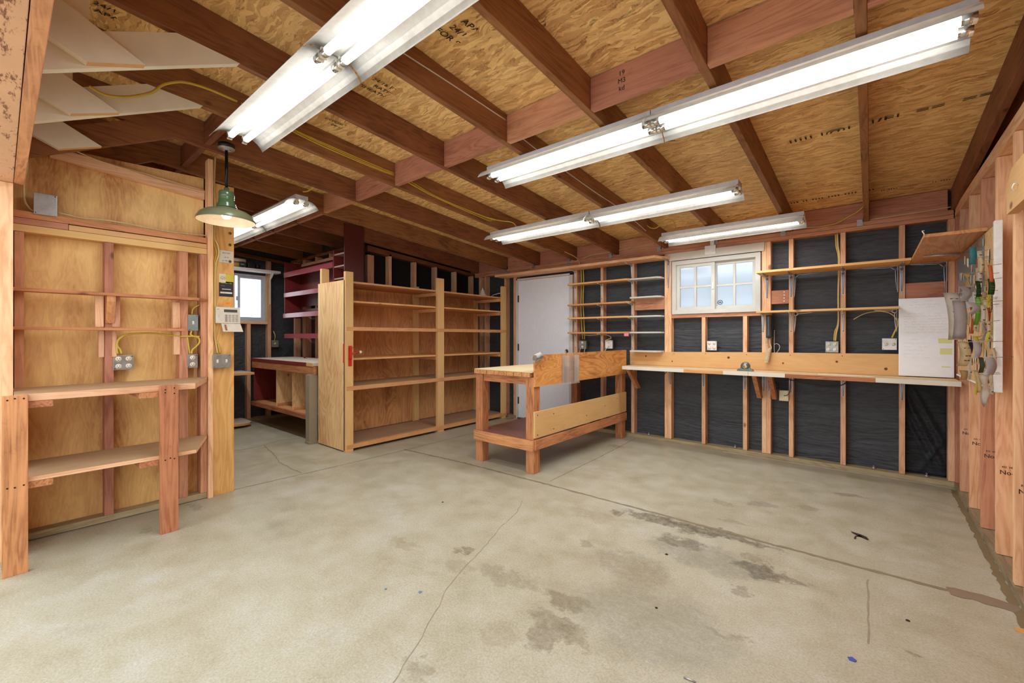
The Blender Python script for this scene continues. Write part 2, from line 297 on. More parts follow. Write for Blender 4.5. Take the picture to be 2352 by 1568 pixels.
# ------------------------------------------------------------------ mesh builder
class MB:
    def __init__(s): s.bm = bmesh.new()
    def _face(s, vs, mi=0, smooth=False):
        try:
            f = s.bm.faces.new(vs); f.material_index = mi; f.smooth = smooth; return f
        except ValueError: return None
    def box(s, x0, x1, y0, y1, z0, z1, mi=0, bev=0.0):
        if x0 > x1: x0, x1 = x1, x0
        if y0 > y1: y0, y1 = y1, y0
        if z0 > z1: z0, z1 = z1, z0
        v = [s.bm.verts.new((x, y, z)) for x in (x0, x1) for y in (y0, y1) for z in (z0, z1)]
        fs = [s._face([v[i] for i in q], mi) for q in ((0,1,3,2), (4,6,7,5), (0,4,5,1), (2,3,7,6), (0,2,6,4), (1,5,7,3))]
        if bev: 
            es = {e for f in fs for e in f.edges}
            bmesh.ops.bevel(s.bm, geom=list(es), offset=bev, segments=2, affect='EDGES', profile=0.6)
        return s
    def prism(s, pts, axis, a, b, mi=0, endmi=None):
        """polygon of (u, v) pairs extruded along axis from a to b; X: (y, z), Y: (x, z), Z: (x, y)"""
        def P(u, v, t): return {'X': (t, u, v), 'Y': (u, t, v), 'Z': (u, v, t)}[axis]
        A = [s.bm.verts.new(P(u, v, a)) for u, v in pts]; B = [s.bm.verts.new(P(u, v, b)) for u, v in pts]
        n = len(pts); fs = [s._face(A, mi), s._face(list(reversed(B)), mi)]
        for i in range(n):
            m = mi if not endmi or i not in endmi else endmi[i]
            fs.append(s._face([A[i], B[i], B[(i+1) % n], A[(i+1) % n]], m))
        return s
    def poly(s, corners, thick, mi=0):
        """flat slab from a 3-D outline, thickness along its normal"""
        c = [Vector(p) for p in corners]; n = (c[1]-c[0]).cross(c[2]-c[0]).normalized()*thick
        A = [s.bm.verts.new(p) for p in c]; B = [s.bm.verts.new(p+n) for p in c]; k = len(c)
        s._face(A, mi); s._face(list(reversed(B)), mi)
        for i in range(k): s._face([A[i], B[i], B[(i+1) % k], A[(i+1) % k]], mi)
        return s
    def tube(s, pts, r, seg=8, mi=0, r1=None):
        P = [Vector(p) for p in pts]; rings = []; up = Vector((0, 0, 1)); prev = None
        for i, p in enumerate(P):
            d = (P[min(i+1, len(P)-1)]-P[max(i-1, 0)]).normalized()
            if prev is None: a = d.cross(up if abs(d.z) < 0.95 else Vector((1, 0, 0))).normalized()
            else: a = (prev-d*prev.dot(d)).normalized()
            prev = a; b = d.cross(a); rr = r if r1 is None else r+(r1-r)*i/(len(P)-1)
            rings.append([s.bm.verts.new(p+(a*math.cos(2*PI*k/seg)+b*math.sin(2*PI*k/seg))*rr) for k in range(seg)])
        for A, B in zip(rings, rings[1:]):
            for k in range(seg): s._face([A[k], A[(k+1) % seg], B[(k+1) % seg], B[k]], mi, True)
        s._face(list(reversed(rings[0])), mi); s._face(rings[-1], mi); return s
    def lathe(s, prof, c, seg=40, mi=0, axis='Z', smooth=True, caps=True):
        rings = []
        for r, z in prof:
            ring = []
            for k in range(seg):
                u, v = r*math.cos(2*PI*k/seg), r*math.sin(2*PI*k/seg)
                o = {'Z': (u, v, z), 'Y': (u, z, v), 'X': (z, u, v)}[axis]
                ring.append(s.bm.verts.new((c[0]+o[0], c[1]+o[1], c[2]+o[2])))
            rings.append(ring)
        for A, B in zip(rings, rings[1:]):
            for k in range(seg): s._face([A[k], A[(k+1) % seg], B[(k+1) % seg], B[k]], mi, smooth)
        if caps and prof[0][0] > 1e-5: s._face(rings[0], mi)
        if caps and prof[-1][0] > 1e-5: s._face(list(reversed(rings[-1])), mi)
        return s
    def sheet(s, grid, thick=0.0006, mi=0):
        """curled sheet: rows of points, smooth, with thickness"""
        R = [[s.bm.verts.new(p) for p in row] for row in grid]; fs = []
        for a, b in zip(R, R[1:]):
            for k in range(len(a)-1): fs.append(s._face([a[k], a[k+1], b[k+1], b[k]], mi, True))
        bmesh.ops.solidify(s.bm, geom=[f for f in fs if f], thickness=thick)
        return s
    def build(s, name, mats, parent=None, off=None, bev=0.0, **props):
        if bev:
            bmesh.ops.bevel(s.bm, geom=list(s.bm.edges), offset=bev, segments=1, affect='EDGES')
        bmesh.ops.recalc_face_normals(s.bm, faces=s.bm.faces)
        o0 = Vector(off) if off is not None else Vector((0, 0, 0))
        p = parent
        while p is not None: o0 = o0+p.location; p = p.parent
        if any(abs(x) > 0 for x in o0):
            for v in s.bm.verts: v.co -= o0
        me = bpy.data.meshes.new(name); s.bm.to_mesh(me); s.bm.free()
        for m in (mats if isinstance(mats, (list, tuple)) else [mats]): me.materials.append(m)
        o = bpy.data.objects.new(name, me); COL.objects.link(o)
        if off is not None: o.location = Vector(off)
        if parent: o.parent = parent
        for k, v in props.items(): o[k] = v
        return o
def tag(o, label=None, cat=None, group=None, kind=None):
    if label: o['label'] = label
    if cat: o['category'] = cat
    if group: o['group'] = group
    if kind: o['kind'] = kind
    return o
def empty(name, loc, label=None, cat=None, group=None, kind=None):
    o = bpy.data.objects.new(name, None); COL.objects.link(o); o.location = loc; o.empty_display_size = 0.05
    return tag(o, label, cat, group, kind)
def B(name, x0, x1, y0, y1, z0, z1, m, parent=None, bev=0.002, **k): return MB().box(x0, x1, y0, y1, z0, z1, bev=bev).build(name, m, parent, **k)
def copy_tree(o, parent=None):
    c = o.copy(); COL.objects.link(c); c.parent = parent
    for ch in o.children: copy_tree(ch, c)
    return c
def smooth_path(pts, n=6):
    P = [Vector(p) for p in pts]; out = []
    for i in range(len(P)-1):
        p0, p1, p2, p3 = P[max(i-1, 0)], P[i], P[i+1], P[min(i+2, len(P)-1)]
        for k in range(n):
            t = k/n
            out.append(0.5*((2*p1)+(p2-p0)*t+(2*p0-5*p1+4*p2-p3)*t*t+(-p0+3*p1-3*p2+p3)*t**3))
    out.append(P[-1]); return out
def cable(name, pts, r, m, label, cat='cable', group=None, n=6):
    o = MB().tube(smooth_path(pts, n), r, 8).build(name, m); return tag(o, label, cat, group)
def frame_yz(mb, x0, x1, y0, y1, z0, z1, st, bev=0.0):
    for a in ((y0, y0+st, z0, z1), (y1-st, y1, z0, z1), (y0+st, y1-st, z0, z0+st), (y0+st, y1-st, z1-st, z1)): mb.box(x0, x1, a[0], a[1], a[2], a[3], bev=bev)
def frame_xz(mb, y0, y1, x0, x1, z0, z1, st, bev=0.0):
    for a in ((x0, x0+st, z0, z1), (x1-st, x1, z0, z1), (x0+st, x1-st, z0, z0+st), (x0+st, x1-st, z1-st, z1)): mb.box(a[0], a[1], y0, y1, a[2], a[3], bev=bev)
def text_mesh(name, body, size, loc, rot, m, parent, thick=0.0006, align='CENTER', sx=1.0):
    cu = bpy.data.curves.new('lettering_curve', 'FONT'); cu.body = body; cu.size = size; cu.align_x = align; cu.align_y = 'CENTER'; cu.extrude = thick
    tmp = bpy.data.objects.new('lettering_tmp', cu); COL.objects.link(tmp)
    dg = bpy.context.evaluated_depsgraph_get(); me = bpy.data.meshes.new_from_object(tmp.evaluated_get(dg)); bpy.data.objects.remove(tmp)
    mx = Matrix.Translation(Vector(loc)) @ rot.to_4x4() @ Matrix.Diagonal((sx, 1, 1, 1)); me.transform(mx)
    o0 = Vector((0, 0, 0)); p = parent
    while p is not None: o0 += p.location; p = p.parent
    me.transform(Matrix.Translation(-o0)); me.materials.clear(); me.materials.append(m)
    o = bpy.data.objects.new(name, me); COL.objects.link(o); o.parent = parent; return o
R_Y = Matrix(((1, 0, 0), (0, 0, -1), (0, 1, 0)))        # text faces -Y, reads along +X
R_X = Matrix(((0, 0, 1), (1, 0, 0), (0, 1, 0)))         # text faces +X, reads along +Y
R_XN = Matrix(((0, 0, -1), (-1, 0, 0), (0, 1, 0)))      # text faces -X, reads along -Y

# ------------------------------------------------------------------ main sizes (metres)
D = 4.95            # face of the window wall's studs
XR = 0.52           # face of the right wall's studs
XL = -3.83          # face of the plywood wall's studs
XA = -6.88          # face of the alcove's window wall studs
YA = 2.90           # face of the alcove's back wall studs
XP = -4.95          # partition behind the rack
def zr(y): return 2.465-0.0797*(y-2.1)   # underside of the low-slope rafters
RD = 0.184          # rafter depth
SL = -0.0797

# ================================================================== STRUCTURE
# floor: one slab from the driveway edge to the far walls
fl = MB().box(-7.1, 0.75, -1.6, 5.15, -0.12, 0.0).build('floor', FLOORM, kind='structure')
def ribbon(name, pts, wd, m, jit=0.0, z=0.0009, wvar=0.3, label=None):
    """shallow line lying in the slab: a joint or a crack"""
    mb = MB(); P = []; rnd = random.Random(len(pts)*7+int(abs(pts[0][0])*100))
    for a, b in zip(pts, pts[1:]):
        a, b = Vector((a[0], a[1], 0)), Vector((b[0], b[1], 0)); n = max(2, int((b-a).length/0.035))
        for k in range(n): P.append(a+(b-a)*(k/n)+Vector((rnd.uniform(-jit, jit), rnd.uniform(-jit, jit), 0)))
    P.append(Vector((pts[-1][0], pts[-1][1], 0))); L = []; R = []
    for i, p in enumerate(P):
        d = (P[min(i+1, len(P)-1)]-P[max(0, i-1)]).normalized(); nn = Vector((-d.y, d.x, 0)); ww = wd*(1+rnd.uniform(-wvar, wvar))/2
        L.append(mb.bm.verts.new(p+nn*ww+Vector((0, 0, z)))); R.append(mb.bm.verts.new(p-nn*ww+Vector((0, 0, z))))
    for i in range(len(P)-1): mb._face([L[i], R[i], R[i+1], L[i+1]])
    return mb.build(name, m, fl, kind='structure')
JOINT = worn('joint_dirt', rgb(136, 124, 100), rgb(176, 164, 138), 0.55, 0.9, 40)
CRACK = plain('crack_line', rgb(146, 134, 112), 0.9)
g = lambda *pp: [tuple(at(x, y, 'Z', 0))[:2] for x, y in pp]
ribbon('joint', [(-3.85, 2.80), (-3.0, 2.87), (-2.07, 2.89), (-1.0, 2.895), (0, 2.90), (0.51, 2.92)], 0.024, JOINT, 0.005)
ribbon('joint', [(-2.066, 2.958), (-2.10, 3.9), (-2.155, 4.878)], 0.007, JOINT, 0.002)
ribbon('joint', [(-3.874, 1.19), (-3.84, 2.0), (-3.83, 2.80)], 0.009, JOINT, 0.003)
ribbon('joint', [(-3.83, 2.80), (-3.86, 4.8)], 0.008, JOINT, 0.002)
ribbon('crack', g((905,1568),(925,1530),(960,1480),(985,1430),(1010,1390),(1020,1360),(1050,1320),(1075,1295),(1105,1265),(1125,1240),(1150,1210),(1185,1180),(1200,1150)), 0.0035, CRACK, 0.004)
ribbon('crack', g((535,1035),(575,1030),(606,1022),(640,1012),(690,1006)), 0.012, CRACK, 0.006)
ribbon('crack', g((606,1022),(630,1045),(640,1060),(668,1075),(692,1086)), 0.012, CRACK, 0.008)
ribbon('crack', g((1993,1330),(1993,1400),(1994,1478)), 0.006, CRACK, 0.003)
ribbon('joint_patch', g((2176,1356),(2230,1368),(2290,1384),(2342,1403)), 0.085, worn('brown_joint_filler', rgb(142, 122, 100), rgb(112, 96, 78), 0.5, 0.9, 50), 0.003, 0.0014, 0.2)
ribbon('dark_scuff', g((1956,1222),(1975,1228),(1994,1240)), 0.022, INK, 0.012, 0.0012, 0.8)
ribbon('dark_scuff', g((1960,1236),(1978,1231)), 0.02, INK, 0.008, 0.0012, 0.8)
CURB = worn('chalky_edge', rgb(214, 208, 196), rgb(170, 156, 128), 0.4, 0.9, 30)
ribbon('chalky_edge', [(-1.2, 4.905), (-0.4, 4.90), (0.3, 4.90), (0.50, 4.89)], 0.022, CURB, 0.006, 0.0014)
ribbon('worn_edge', [(0.50, 4.85), (0.50, 4.0), (0.498, 3.4), (0.495, 2.4)], 0.035, worn('edge_dirt', rgb(134, 114, 82), rgb(170, 150, 112), 0.4, 0.9, 40), 0.004, 0.0012)

# --- ceiling: strand board on low-slope rafters
ceil = MB().prism([(-0.30, zr(-0.30)+RD+0.001), (5.12, zr(5.12)+RD+0.001), (5.12, zr(5.12)+RD+0.014), (-0.30, zr(-0.30)+RD+0.014)], 'X', -7.05, 0.66).build('ceiling', OSB, kind='structure')
RX = [0.01-0.61*k for k in range(12)]
RX[0] = -0.03; RX[1] = -0.60
def rafter(xc, y0=-0.28, y1=4.985, name='rafter'):
    z0, z1 = zr(y0), zr(y1)
    return MB().prism([(y0, z0), (y1, z1), (y1, z1+RD), (y0, z0+RD)], 'X', xc-0.019, xc+0.019).build(name, raft('Y'), ceil, bev=0.002, kind='structure')
for x in RX: rafter(x, y1=4.985 if x > -4.92 else YA+0.10)
rafter(0.521, name='gable_rafter')
xs = [0.502]+RX+[-6.95]
for a, b in zip(xs, xs[1:]):
    B('blocking', b+0.020, a-0.020 if a != 0.502 else a-0.003, 2.10, 2.138, zr(2.10)+0.001, zr(2.10)+RD-0.006, pink('X'), ceil, kind='structure')
    if a > -4.9: B('eave_blocking', b+0.020, a-0.020, 4.967, 5.005, 2.244, zr(4.98)+RD-0.004, pink('X'), ceil, kind='structure')
for a, b in zip(xs, xs[1:]):
    if b < -3.4: B('blocking', b+0.020, a-0.020, 0.93, 0.968, zr(0.95)+0.02, zr(0.95)+RD-0.008, raft('X'), ceil, kind='structure')
# steep painted rafters of the old roof at the front, each with a sister piece and an upright
for i, k in enumerate((4, 5, 6, 7)):
    xc = RX[k]; m = OLD_WHITE if i < 2 else raft('Y')
    MB().prism([(-0.15, 2.091), (0.772, 2.574), (0.515, 2.588), (-0.15, 2.244)], 'X', xc-0.019, xc+0.019).build('steep_rafter', m, ceil, kind='structure')
    if i < 3:
        MB().prism([(0.222, 2.296), (0.400, 2.371), (0.222, 2.464), (-0.15, 2.657), (-0.15, 2.463)], 'X', xc+0.020, xc+0.058, endmi={0: 1}).build('sister_rafter', [OLD_WHITE, pine('Y')], ceil, kind='structure')
    if i < 2: B('upright', xc-0.018, xc+0.018, 0.09, 0.232, 2.34 if i else 2.42, zr(0.15)-0.002, OLD_WHITE, ceil, kind='structure')
# stamps printed on the strand board and a blocking
def stamp(x, y, lines, size, rotz=0.0, parent=None):
    p = at(x, y, 'Z', 2.6)
    for it in range(6): p = at(x, y, 'Z', zr(p.y)+RD)
    for i, s_ in enumerate(lines):
        R = Matrix.Rotation(rotz, 3, 'Z') @ Matrix.Rotation(PI+0.0797, 3, 'X')
        off = Matrix.Rotation(rotz, 3, 'Z') @ Vector((0, size*1.25*i, -SL*0 - 0.0797*size*1.25*i))
        text_mesh('board_stamp', s_, size, p+Vector((off.x, off.y, -0.0797*off.y-0.0012)), R, INK, ceil, 0.0002)['kind'] = 'structure'
stamp(1080, 60, ['APA', '24/16', 'SIZED FOR SPACING'], 0.055, PI/2)
stamp(895, 200, ['24/16 EXP 1', 'RATED', 'SHEATHING'], 0.045, PI/2)
stamp(782, 285, ['EXPOSURE 1', '24/16'], 0.04, PI/2)
stamp(250, 20, ['24/16', 'APA'], 0.05, PI/2)
stamp(2130, 250, ['||||| |@| |||/E|  ==  ==  |E||||/|A|'], 0.11, 0.0)
stamp(1900, 453, ['IIIII II IIII IIII IIII IIII'], 0.09, 0.0)
stamp(2100, 425, ['II IIII //////     II IIII'], 0.06, 0.0)
stamp(1660, 500, ['III IIII IIIIII   T   III IIII'], 0.06, 0.0)
stamp(1580, 520, ['IIII III IIIIIIII'], 0.05, 0.0)
bs = at(1428, 183, 'Y', 2.099)
for i, s_ in enumerate(('19', 'M3', 'kd')): text_mesh('board_stamp', s_, 0.035, bs+Vector((0, -0.001, 0.035-0.04*i)), R_Y, INK, ceil, 0.0002)['kind'] = 'structure'

# --- window wall
wb = MB().box(-5.06, -4.06, 5.041, 5.05, 0, 2.45).box(-4.06, -3.10, 5.041, 5.05, 2.06, 2.45).box(-3.10, -1.757, 5.041, 5.05, 0, 2.45).box(-1.757, -0.845, 5.041, 5.05, 0, 1.43).box(-1.757, -0.845, 5.041, 5.05, 2.08, 2.45).box(-0.845, 0.66, 5.041, 5.05, 0, 2.45).build('wall_back', PAPER, kind='structure')
S = lambda n, *a, **k: B(n, *a, kind='structure', **k)
def wstud(x, z0=0.042, z1=2.168, wd=0.038, y0=D): return S('stud', x, x+wd, y0, y0+0.088, z0, z1, stud('Z'), wb)
for x in (-4.835, -4.714, -4.298, -2.66, -2.244, -1.834, -1.795, -0.845, -0.806, -0.615, -0.214, 0.186, 0.482): wstud(x)
wstud(-4.112, wd=0.06); wstud(-3.059, wd=0.052)
for x in (-1.425, -1.018): wstud(x, z1=1.428)
S('bottom_plate', -4.95, -4.06, D-0.005, 5.04, 0.0, 0.04, grey('X'), wb); S('bottom_plate', -3.10, 0.52, D-0.012, 5.04, 0.0, 0.04, grey('X'), wb)
S('top_plate', -4.93, 0.515, D, 5.04, 2.17, 2.204, pink('X'), wb); S('top_plate', -4.93, 0.515, D+0.002, 5.04, 2.206, 2.242, pink('X'), wb)
for a, b, z0, z1 in ((-2.203, -1.836, 1.535, 1.675), (-0.766, -0.617, 1.54, 1.674), (0.226, 0.480, 1.54, 1.668)): S('fire_block', a, b, D+0.012, 5.03, z0, z1, pink('X'), wb)
S('window_plate', -1.757, -0.846, D-0.002, 5.03, 1.428, 1.466, pink('X'), wb)
for x in (-4.263, -3.74, -3.135, -2.52, -1.898, -1.28, -0.661, -0.075):     # rafter ties on the plate
    MB().box(x-0.022, x+0.022, D-0.004, D-0.001, 2.205, 2.262).box(x+0.019, x+0.022, D-0.004, D+0.03, 2.235, 2.285).build('rafter_tie', STEEL, wb, kind='structure')
for x in (-2.04, -1.10, 0.02, 0.36): MB().lathe([(0.016, 0.04), (0.016, 0.052), (0.007, 0.053), (0.007, 0.07)], (x, D+0.045, 0.0), 12).build('anchor_bolt', STEEL, wb, kind='structure')
for i in range(4): MB().lathe([(0.006, 0), (0.006, 0.003)], (-0.655, D+0.008, 1.655-0.03*i), 8, axis='Y').build('screw', WHITE, wb, kind='structure')

# loose, creased paper in the last bay
G = []
for i in range(41):
    row = []; z = 0.05+0.80*i/40
    for k in range(25):
        x = 0.226+0.254*k/24; u = x+0.42*(z-0.35); e_ = min(1, i/4, (40-i)/6)*min(1, k/3, (24-k)/3)
        h = 0.030*math.exp(-((u-0.37)/0.022)**2)+0.018*math.exp(-((u-0.30)/0.015)**2)+0.022*math.exp(-((u-0.45)/0.02)**2)+0.014*math.exp(-((x-0.5*z-0.28)/0.014)**2)*(z < 0.4)+0.004*math.sin(40*x+25*z)
        row.append((x, 5.034-e_*h, z))
    G.append(row)
MB().sheet(G, 0.001).build('loose_paper', PAPER, wb, kind='structure')

# --- window in the window wall: white slider with muntins
wn = empty('window_1', (-1.30, D, 1.77), kind='structure')
f = MB()
X0, X1, Z0, Z1 = -1.742, -0.855, 1.470, 2.070
frame_xz(f, D-0.022, 5.05, X0, X1, Z0, Z1, 0.044)
f.build('window_frame', WHITE_TRIM, wn, kind='structure')
def sash(x0, x1, z0, z1, y, st=0.036):
    f = MB()
    frame_xz(f, y, y+0.03, x0, x1, z0, z1, st)
    xm, zm = (x0+x1)/2, (z0+z1)/2
    f.box(xm-0.011, xm+0.011, y+0.004, y+0.026, z0+st, z1-st); f.box(x0+st, xm-0.011, y+0.005, y+0.025, zm-0.010, zm+0.010); f.box(xm+0.011, x1-st, y+0.005, y+0.025, zm-0.010, zm+0.010)
    s_ = f.build('sash', WHITE_TRIM, wn, kind='structure')
    MB().box(x0+st*0.6, x1-st*0.6, y+0.013, y+0.017, z0+st*0.6, z1-st*0.6).build('pane', GLASS, s_, kind='structure')
sash(X0+0.045, -1.292, Z0+0.042, Z1-0.042, D+0.002); sash(-1.318, X1-0.045, Z0+0.042, Z1-0.042, D+0.040)
MB().box(-1.318, -1.30, D-0.008, D+0.004, 1.73, 1.80, bev=0.003).build('latch', IVORY, wn, kind='structure')
p = at(1654, 694, 'Y', D+0.038)
MB().lathe([(0.020, 0), (0.026, 0), (0.026, 0.001), (0.020, 0.001), (0.020, 0)], (p.x, p.y, p.z), 24, axis='Y', caps=False).box(p.x-0.014, p.x+0.014, p.y, p.y+0.001, p.z-0.003, p.z+0.003).box(p.x-0.009, p.x-0.004, p.y, p.y+0.001, p.z-0.012, p.z+0.012).box(p.x+0.004, p.x+0.009, p.y, p.y+0.001, p.z-0.012, p.z+0.012).build('sticker', DARK, wn, kind='structure')
hb = MB().prism([(-1.801, 2.165), (-1.770, 2.079), (-0.826, 2.079), (-0.818, 2.166)], 'Y', D-0.020, D-0.001).build('window_header_board', worn('header_board_white', rgb(214, 206, 190), rgb(160, 130, 100), 0.2), wb, kind='structure')
p = at(1635, 576, 'Y', D-0.02)
MB().box(-1.385, -1.275, D-0.030, D-0.021, 2.105, 2.20, bev=0.002).box(-1.33, -1.29, D-0.026, D-0.005, 2.19, 2.25).build('hanger_plate', WHITE, wb, kind='structure')

# --- door at the back
dr = empty('door_1', (-3.58, D, 0), kind='structure')
MB().box(-4.035, -3.125, D+0.022, D+0.060, 0.006, 2.048, bev=0.002).build('door_leaf', DOORP, dr, kind='structure')
MB().box(-4.062, -4.037, D-0.004, 5.04, 0, 2.075, bev=0.002).box(-3.123, -3.078, D-0.004, 5.04, 0, 2.075, bev=0.002).box(-4.062, -3.078, D-0.004, 5.04, 2.050, 2.075, bev=0.002).box(-3.135, -3.123, D+0.004, D+0.02, 0, 2.05).build('door_frame', WHITE_TRIM, dr, kind='structure')
for z in (1.78, 1.06, 0.27): MB().box(-4.040, -4.024, D+0.012, D+0.021, z-0.05, z+0.05).lathe([(0.006, -0.05), (0.006, 0.05)], (-4.038, D+0.012, z), 10).build('hinge', plain('dark_hinge', rgb(60, 52, 46), 0.4, 0.6), dr, kind='structure')
p = at(1302, 806, 'Y', D+0.02)
MB().lathe([(0.016, 0), (0.028, 0), (0.028, -0.004), (0.020, -0.006), (0.016, -0.003), (0.014, 0.0)], (p.x, p.y, p.z), 24, axis='Y').lathe([(0.014, -0.0005), (0.014, -0.0003)], (p.x, p.y, p.z), 16, axis='Y', mi=1).build('latch_hole', [plain('brass', rgb(176, 160, 120), 0.3, 0.8), BLACK], dr, kind='structure')
B('threshold', -4.03, -3.13, D-0.02, 5.04, 0.001, 0.018, worn('grimy_threshold', rgb(96, 84, 66), rgb(60, 52, 42), 0.5), dr, kind='structure')

# --- right wall
wr = MB().box(0.610, 0.622, -0.2, 5.05, 0, 2.75).build('wall_right', plywood('sheathing', rgb(214, 150, 100), rgb(168, 104, 62), 'Z'), kind='structure')
SY = [4.975, 4.68, 4.268, 3.866, 3.452, 3.072, 2.884, 2.66, 2.25, 1.84, 1.43, 1.02, 0.61, 0.20]
for i, y in enumerate(SY):
    o = S('stud', XR, XR+0.089, y if i else 4.93, (y if i else 4.93)+0.038, 0.042, 2.180, stud('Z') if i % 3 else pink('Z'), wr)
    if i in (1, 2, 3, 4, 5, 6):
        for tx, dz, sz in (('No-2', 0, 0.032), ('KD  HEM', 0.03, 0.013)): text_mesh('lumber_stamp', tx, sz, (XR+0.045, y-0.0012, 0.485-0.0*i+dz), R_Y, INK, o, 0.0003)['kind'] = 'structure'
S('bottom_plate', XR-0.005, XR+0.09, -0.1, 4.94, 0, 0.040, grey('Y'), wr)
S('top_plate', XR, XR+0.089, -0.1, D, 2.182, 2.219, stud('Y'), wr); S('top_plate', XR+0.002, XR+0.089, -0.1, D, 2.221, 2.259, stud('Y'), wr)
S('bay_backing', XR+0.07, XR+0.088, 3.72, 4.64, 1.88, 2.178, plain('foil_face', rgb(206, 200, 192), 0.4), wr)

# --- plywood wall on the left (X = XL studs, plywood behind)
wl = MB().prism([(0.052, 0.02), (1.003, 0.02), (1.003, 2.425), (0.447, 2.406), (0.052, 2.40)], 'X', XL-0.100, XL-0.090).build('wall_left', PLYW('Z'), kind='structure')
def ls(n, y0, y1, z0, z1, m, d0=0.0, d1=-0.088): return S(n, XL+d1, XL+d0, y0, y1, z0, z1, m, wl)
ls('stud', 0.44, 0.484, 0.045, 1.83, pink('Z')); ls('stud', 0.834, 0.885, 0.045, 1.83, pink('Z')); ls('stud', 0.962, 1.002, 0.045, 1.83, pink('Z')); ls('stud', 0.055, 0.093, 0.045, 1.83, pink('Z'))
ls('bottom_plate', 0.05, 1.002, 0.004, 0.044, grey('Y'))
ls('band_board', 0.05, 1.002, 1.832, 1.874, pine('Y'), 0.001); ls('band_board', 0.05, 0.275, 1.876, 1.913, pink('Y')); ls('band_board', 0.277, 1.002, 1.876, 1.909, pine('Y')); ls('band_board', 0.05, 1.002, 1.915, 1.955, old('Y'))
MB().prism([(0.20, 2.325), (1.00, 2.255), (1.00, 2.325), (0.20, 2.388)], 'X', XL-0.089, XL-0.052).build('sloped_board', stud('Y'), wl, kind='structure')
ls('cleat', 0.395, 0.435, 1.275, 1.478, stud('Z'), 0.010, -0.03); ls('cleat', 0.475, 0.515, 1.275, 1.478, stud('Z'), 0.006, -0.03); ls('cleat', 0.795, 0.836, 1.275, 1.46, stud('Z'), 0.01, -0.03)
ls('cleat', 0.41, 0.437, 1.08, 1.252, stud('Z'), 0.008, -0.03); ls('cleat', 0.474, 0.498, 1.08, 1.252, stud('Z'), 0.006, -0.03); ls('cleat', 0.80, 0.836, 1.085, 1.252, stud('Z'), 0.01, -0.03)
b_ = MB()
pts = [(XL+0.0, 1.478), (XL+0.075, 1.478), (XL+0.075, 1.44), (XL+0.012, 1.30), (XL, 1.30)]
b_.prism(pts, 'Y', 0.443, 0.484).build('shelf_support', old('Z'), wl, kind='structure')
# corner post and trim stud at its end
tp = S('trim_1', -3.885, -3.808, 1.004, 1.036, 0.0, 2.548, stud('Z'))
cp = S('column_1', -3.975, -3.842, 1.038, 1.184, 0.0, 2.385, plywood('post', rgb(232, 182, 112), rgb(186, 122, 58), 'Z'))
for z in (2.02, 1.93, 1.80):
    MB().lathe([(0.010, 0), (0.010, 0.005), (0.004, 0.006)], (-3.841, 1.155, z), 12, axis='X').build('lag_bolt', plain('old_brass', rgb(110, 84, 40), 0.4, 0.7), cp, kind='structure')
# garage-door opening: jamb and header
wf = MB().box(-3.92, 0.62, -0.125, -0.115, 2.352, 2.80).box(-7.0, -3.92, -0.125, -0.115, 0, 2.80).box(0.34, 0.62, -0.125, -0.115, 0, 2.352).build('wall_front', PLYD('Z'), kind='structure')  # unseen strip above the header added to keep sky light from leaking in
S('door_jamb', -3.93, -3.58, -0.113, 0.048, 0.0, 2.048, stud('Z'), wf)
S('header', -3.93, 0.5, -0.113, 0.048, 2.05, 2.35, ROUGH, wf)
S('header_trim', -3.60, 0.5, 0.050, 0.088, 2.052, 2.20, old('X'), wf)
S('door_jamb', 0.36, 0.51, -0.113, 0.048, 0.0, 2.048, stud('Z'), wf)

# --- partition behind the rack
pt = MB().prism([(3.0, 0), (5.04, 0), (5.04, zr(5.04)+RD-0.002), (3.0, zr(3.0)+RD-0.002)], 'X', -5.05, -5.042).build('wall_partition', BLACK, kind='structure')  # black sheet stands in for the darkness beyond the open studs
for y in (3.352, 3.763, 4.142, 4.534, 4.905): S('stud', XP-0.088, XP, y, y+0.038, 0.04, zr(y)-0.045, stud('Z'), pt)
S('stud', XP-0.088, XP, 3.03, 3.122, 0.04, 2.27, stud('Z'), pt)
MB().prism([(3.03, zr(3.03)-0.075), (4.95, zr(4.95)-0.040), (4.95, zr(4.95)-0.002), (3.03, zr(3.03)-0.002)], 'X', XP-0.088, XP).build('top_plate', raft('Y'), pt, kind='structure')
S('bottom_plate', XP-0.088, XP, 3.0, 4.94, 0, 0.04, grey('Y'), pt)

# --- alcove walls
wa = MB().box(XA-0.100, XA-0.089, -0.1, 2.03, 0, 2.6).box(XA-0.100, XA-0.089, 2.03, 2.53, 0, 1.44).box(XA-0.100, XA-0.089, 2.03, 2.53, 2.12, 2.6).box(XA-0.100, XA-0.089, 2.53, 3.0, 0, 2.6).build('wall_alcove_left', PAPER, kind='structure')
for y, z1 in ((1.40, 2.36), (1.90, 2.36), (2.285, 1.40), (2.56, 2.36)): S('stud', XA-0.088, XA, y, y+0.048, 0.04, z1, stud('Z'), wa)
S('window_plate', XA-0.088, XA+0.004, 1.95, 2.56, 1.402, 1.440, stud('Y'), wa)
MB().prism([(0, zr(0)-0.085), (2.9, zr(2.9)-0.085), (2.9, zr(2.9)-0.045), (0, zr(0)-0.045)], 'X', XA-0.088, XA).build('top_plate', raft('Y'), wa, kind='structure')
S('bottom_plate', XA-0.088, XA, 0, 2.9, 0, 0.04, grey('Y'), wa)
wk = MB().box(-7.0, -4.96, YA+0.089, YA+0.10, 0, 2.588).build('wall_alcove_back', PAPER, kind='structure')
for x, wd in ((-6.80, 0.045), (-6.50, 0.10), (-6.10, 0.045), (-5.70, 0.045), (-5.30, 0.045), (-5.02, 0.04)): S('stud', x, x+wd, YA, YA+0.088, 0.04, 2.36, stud('Z'), wk)
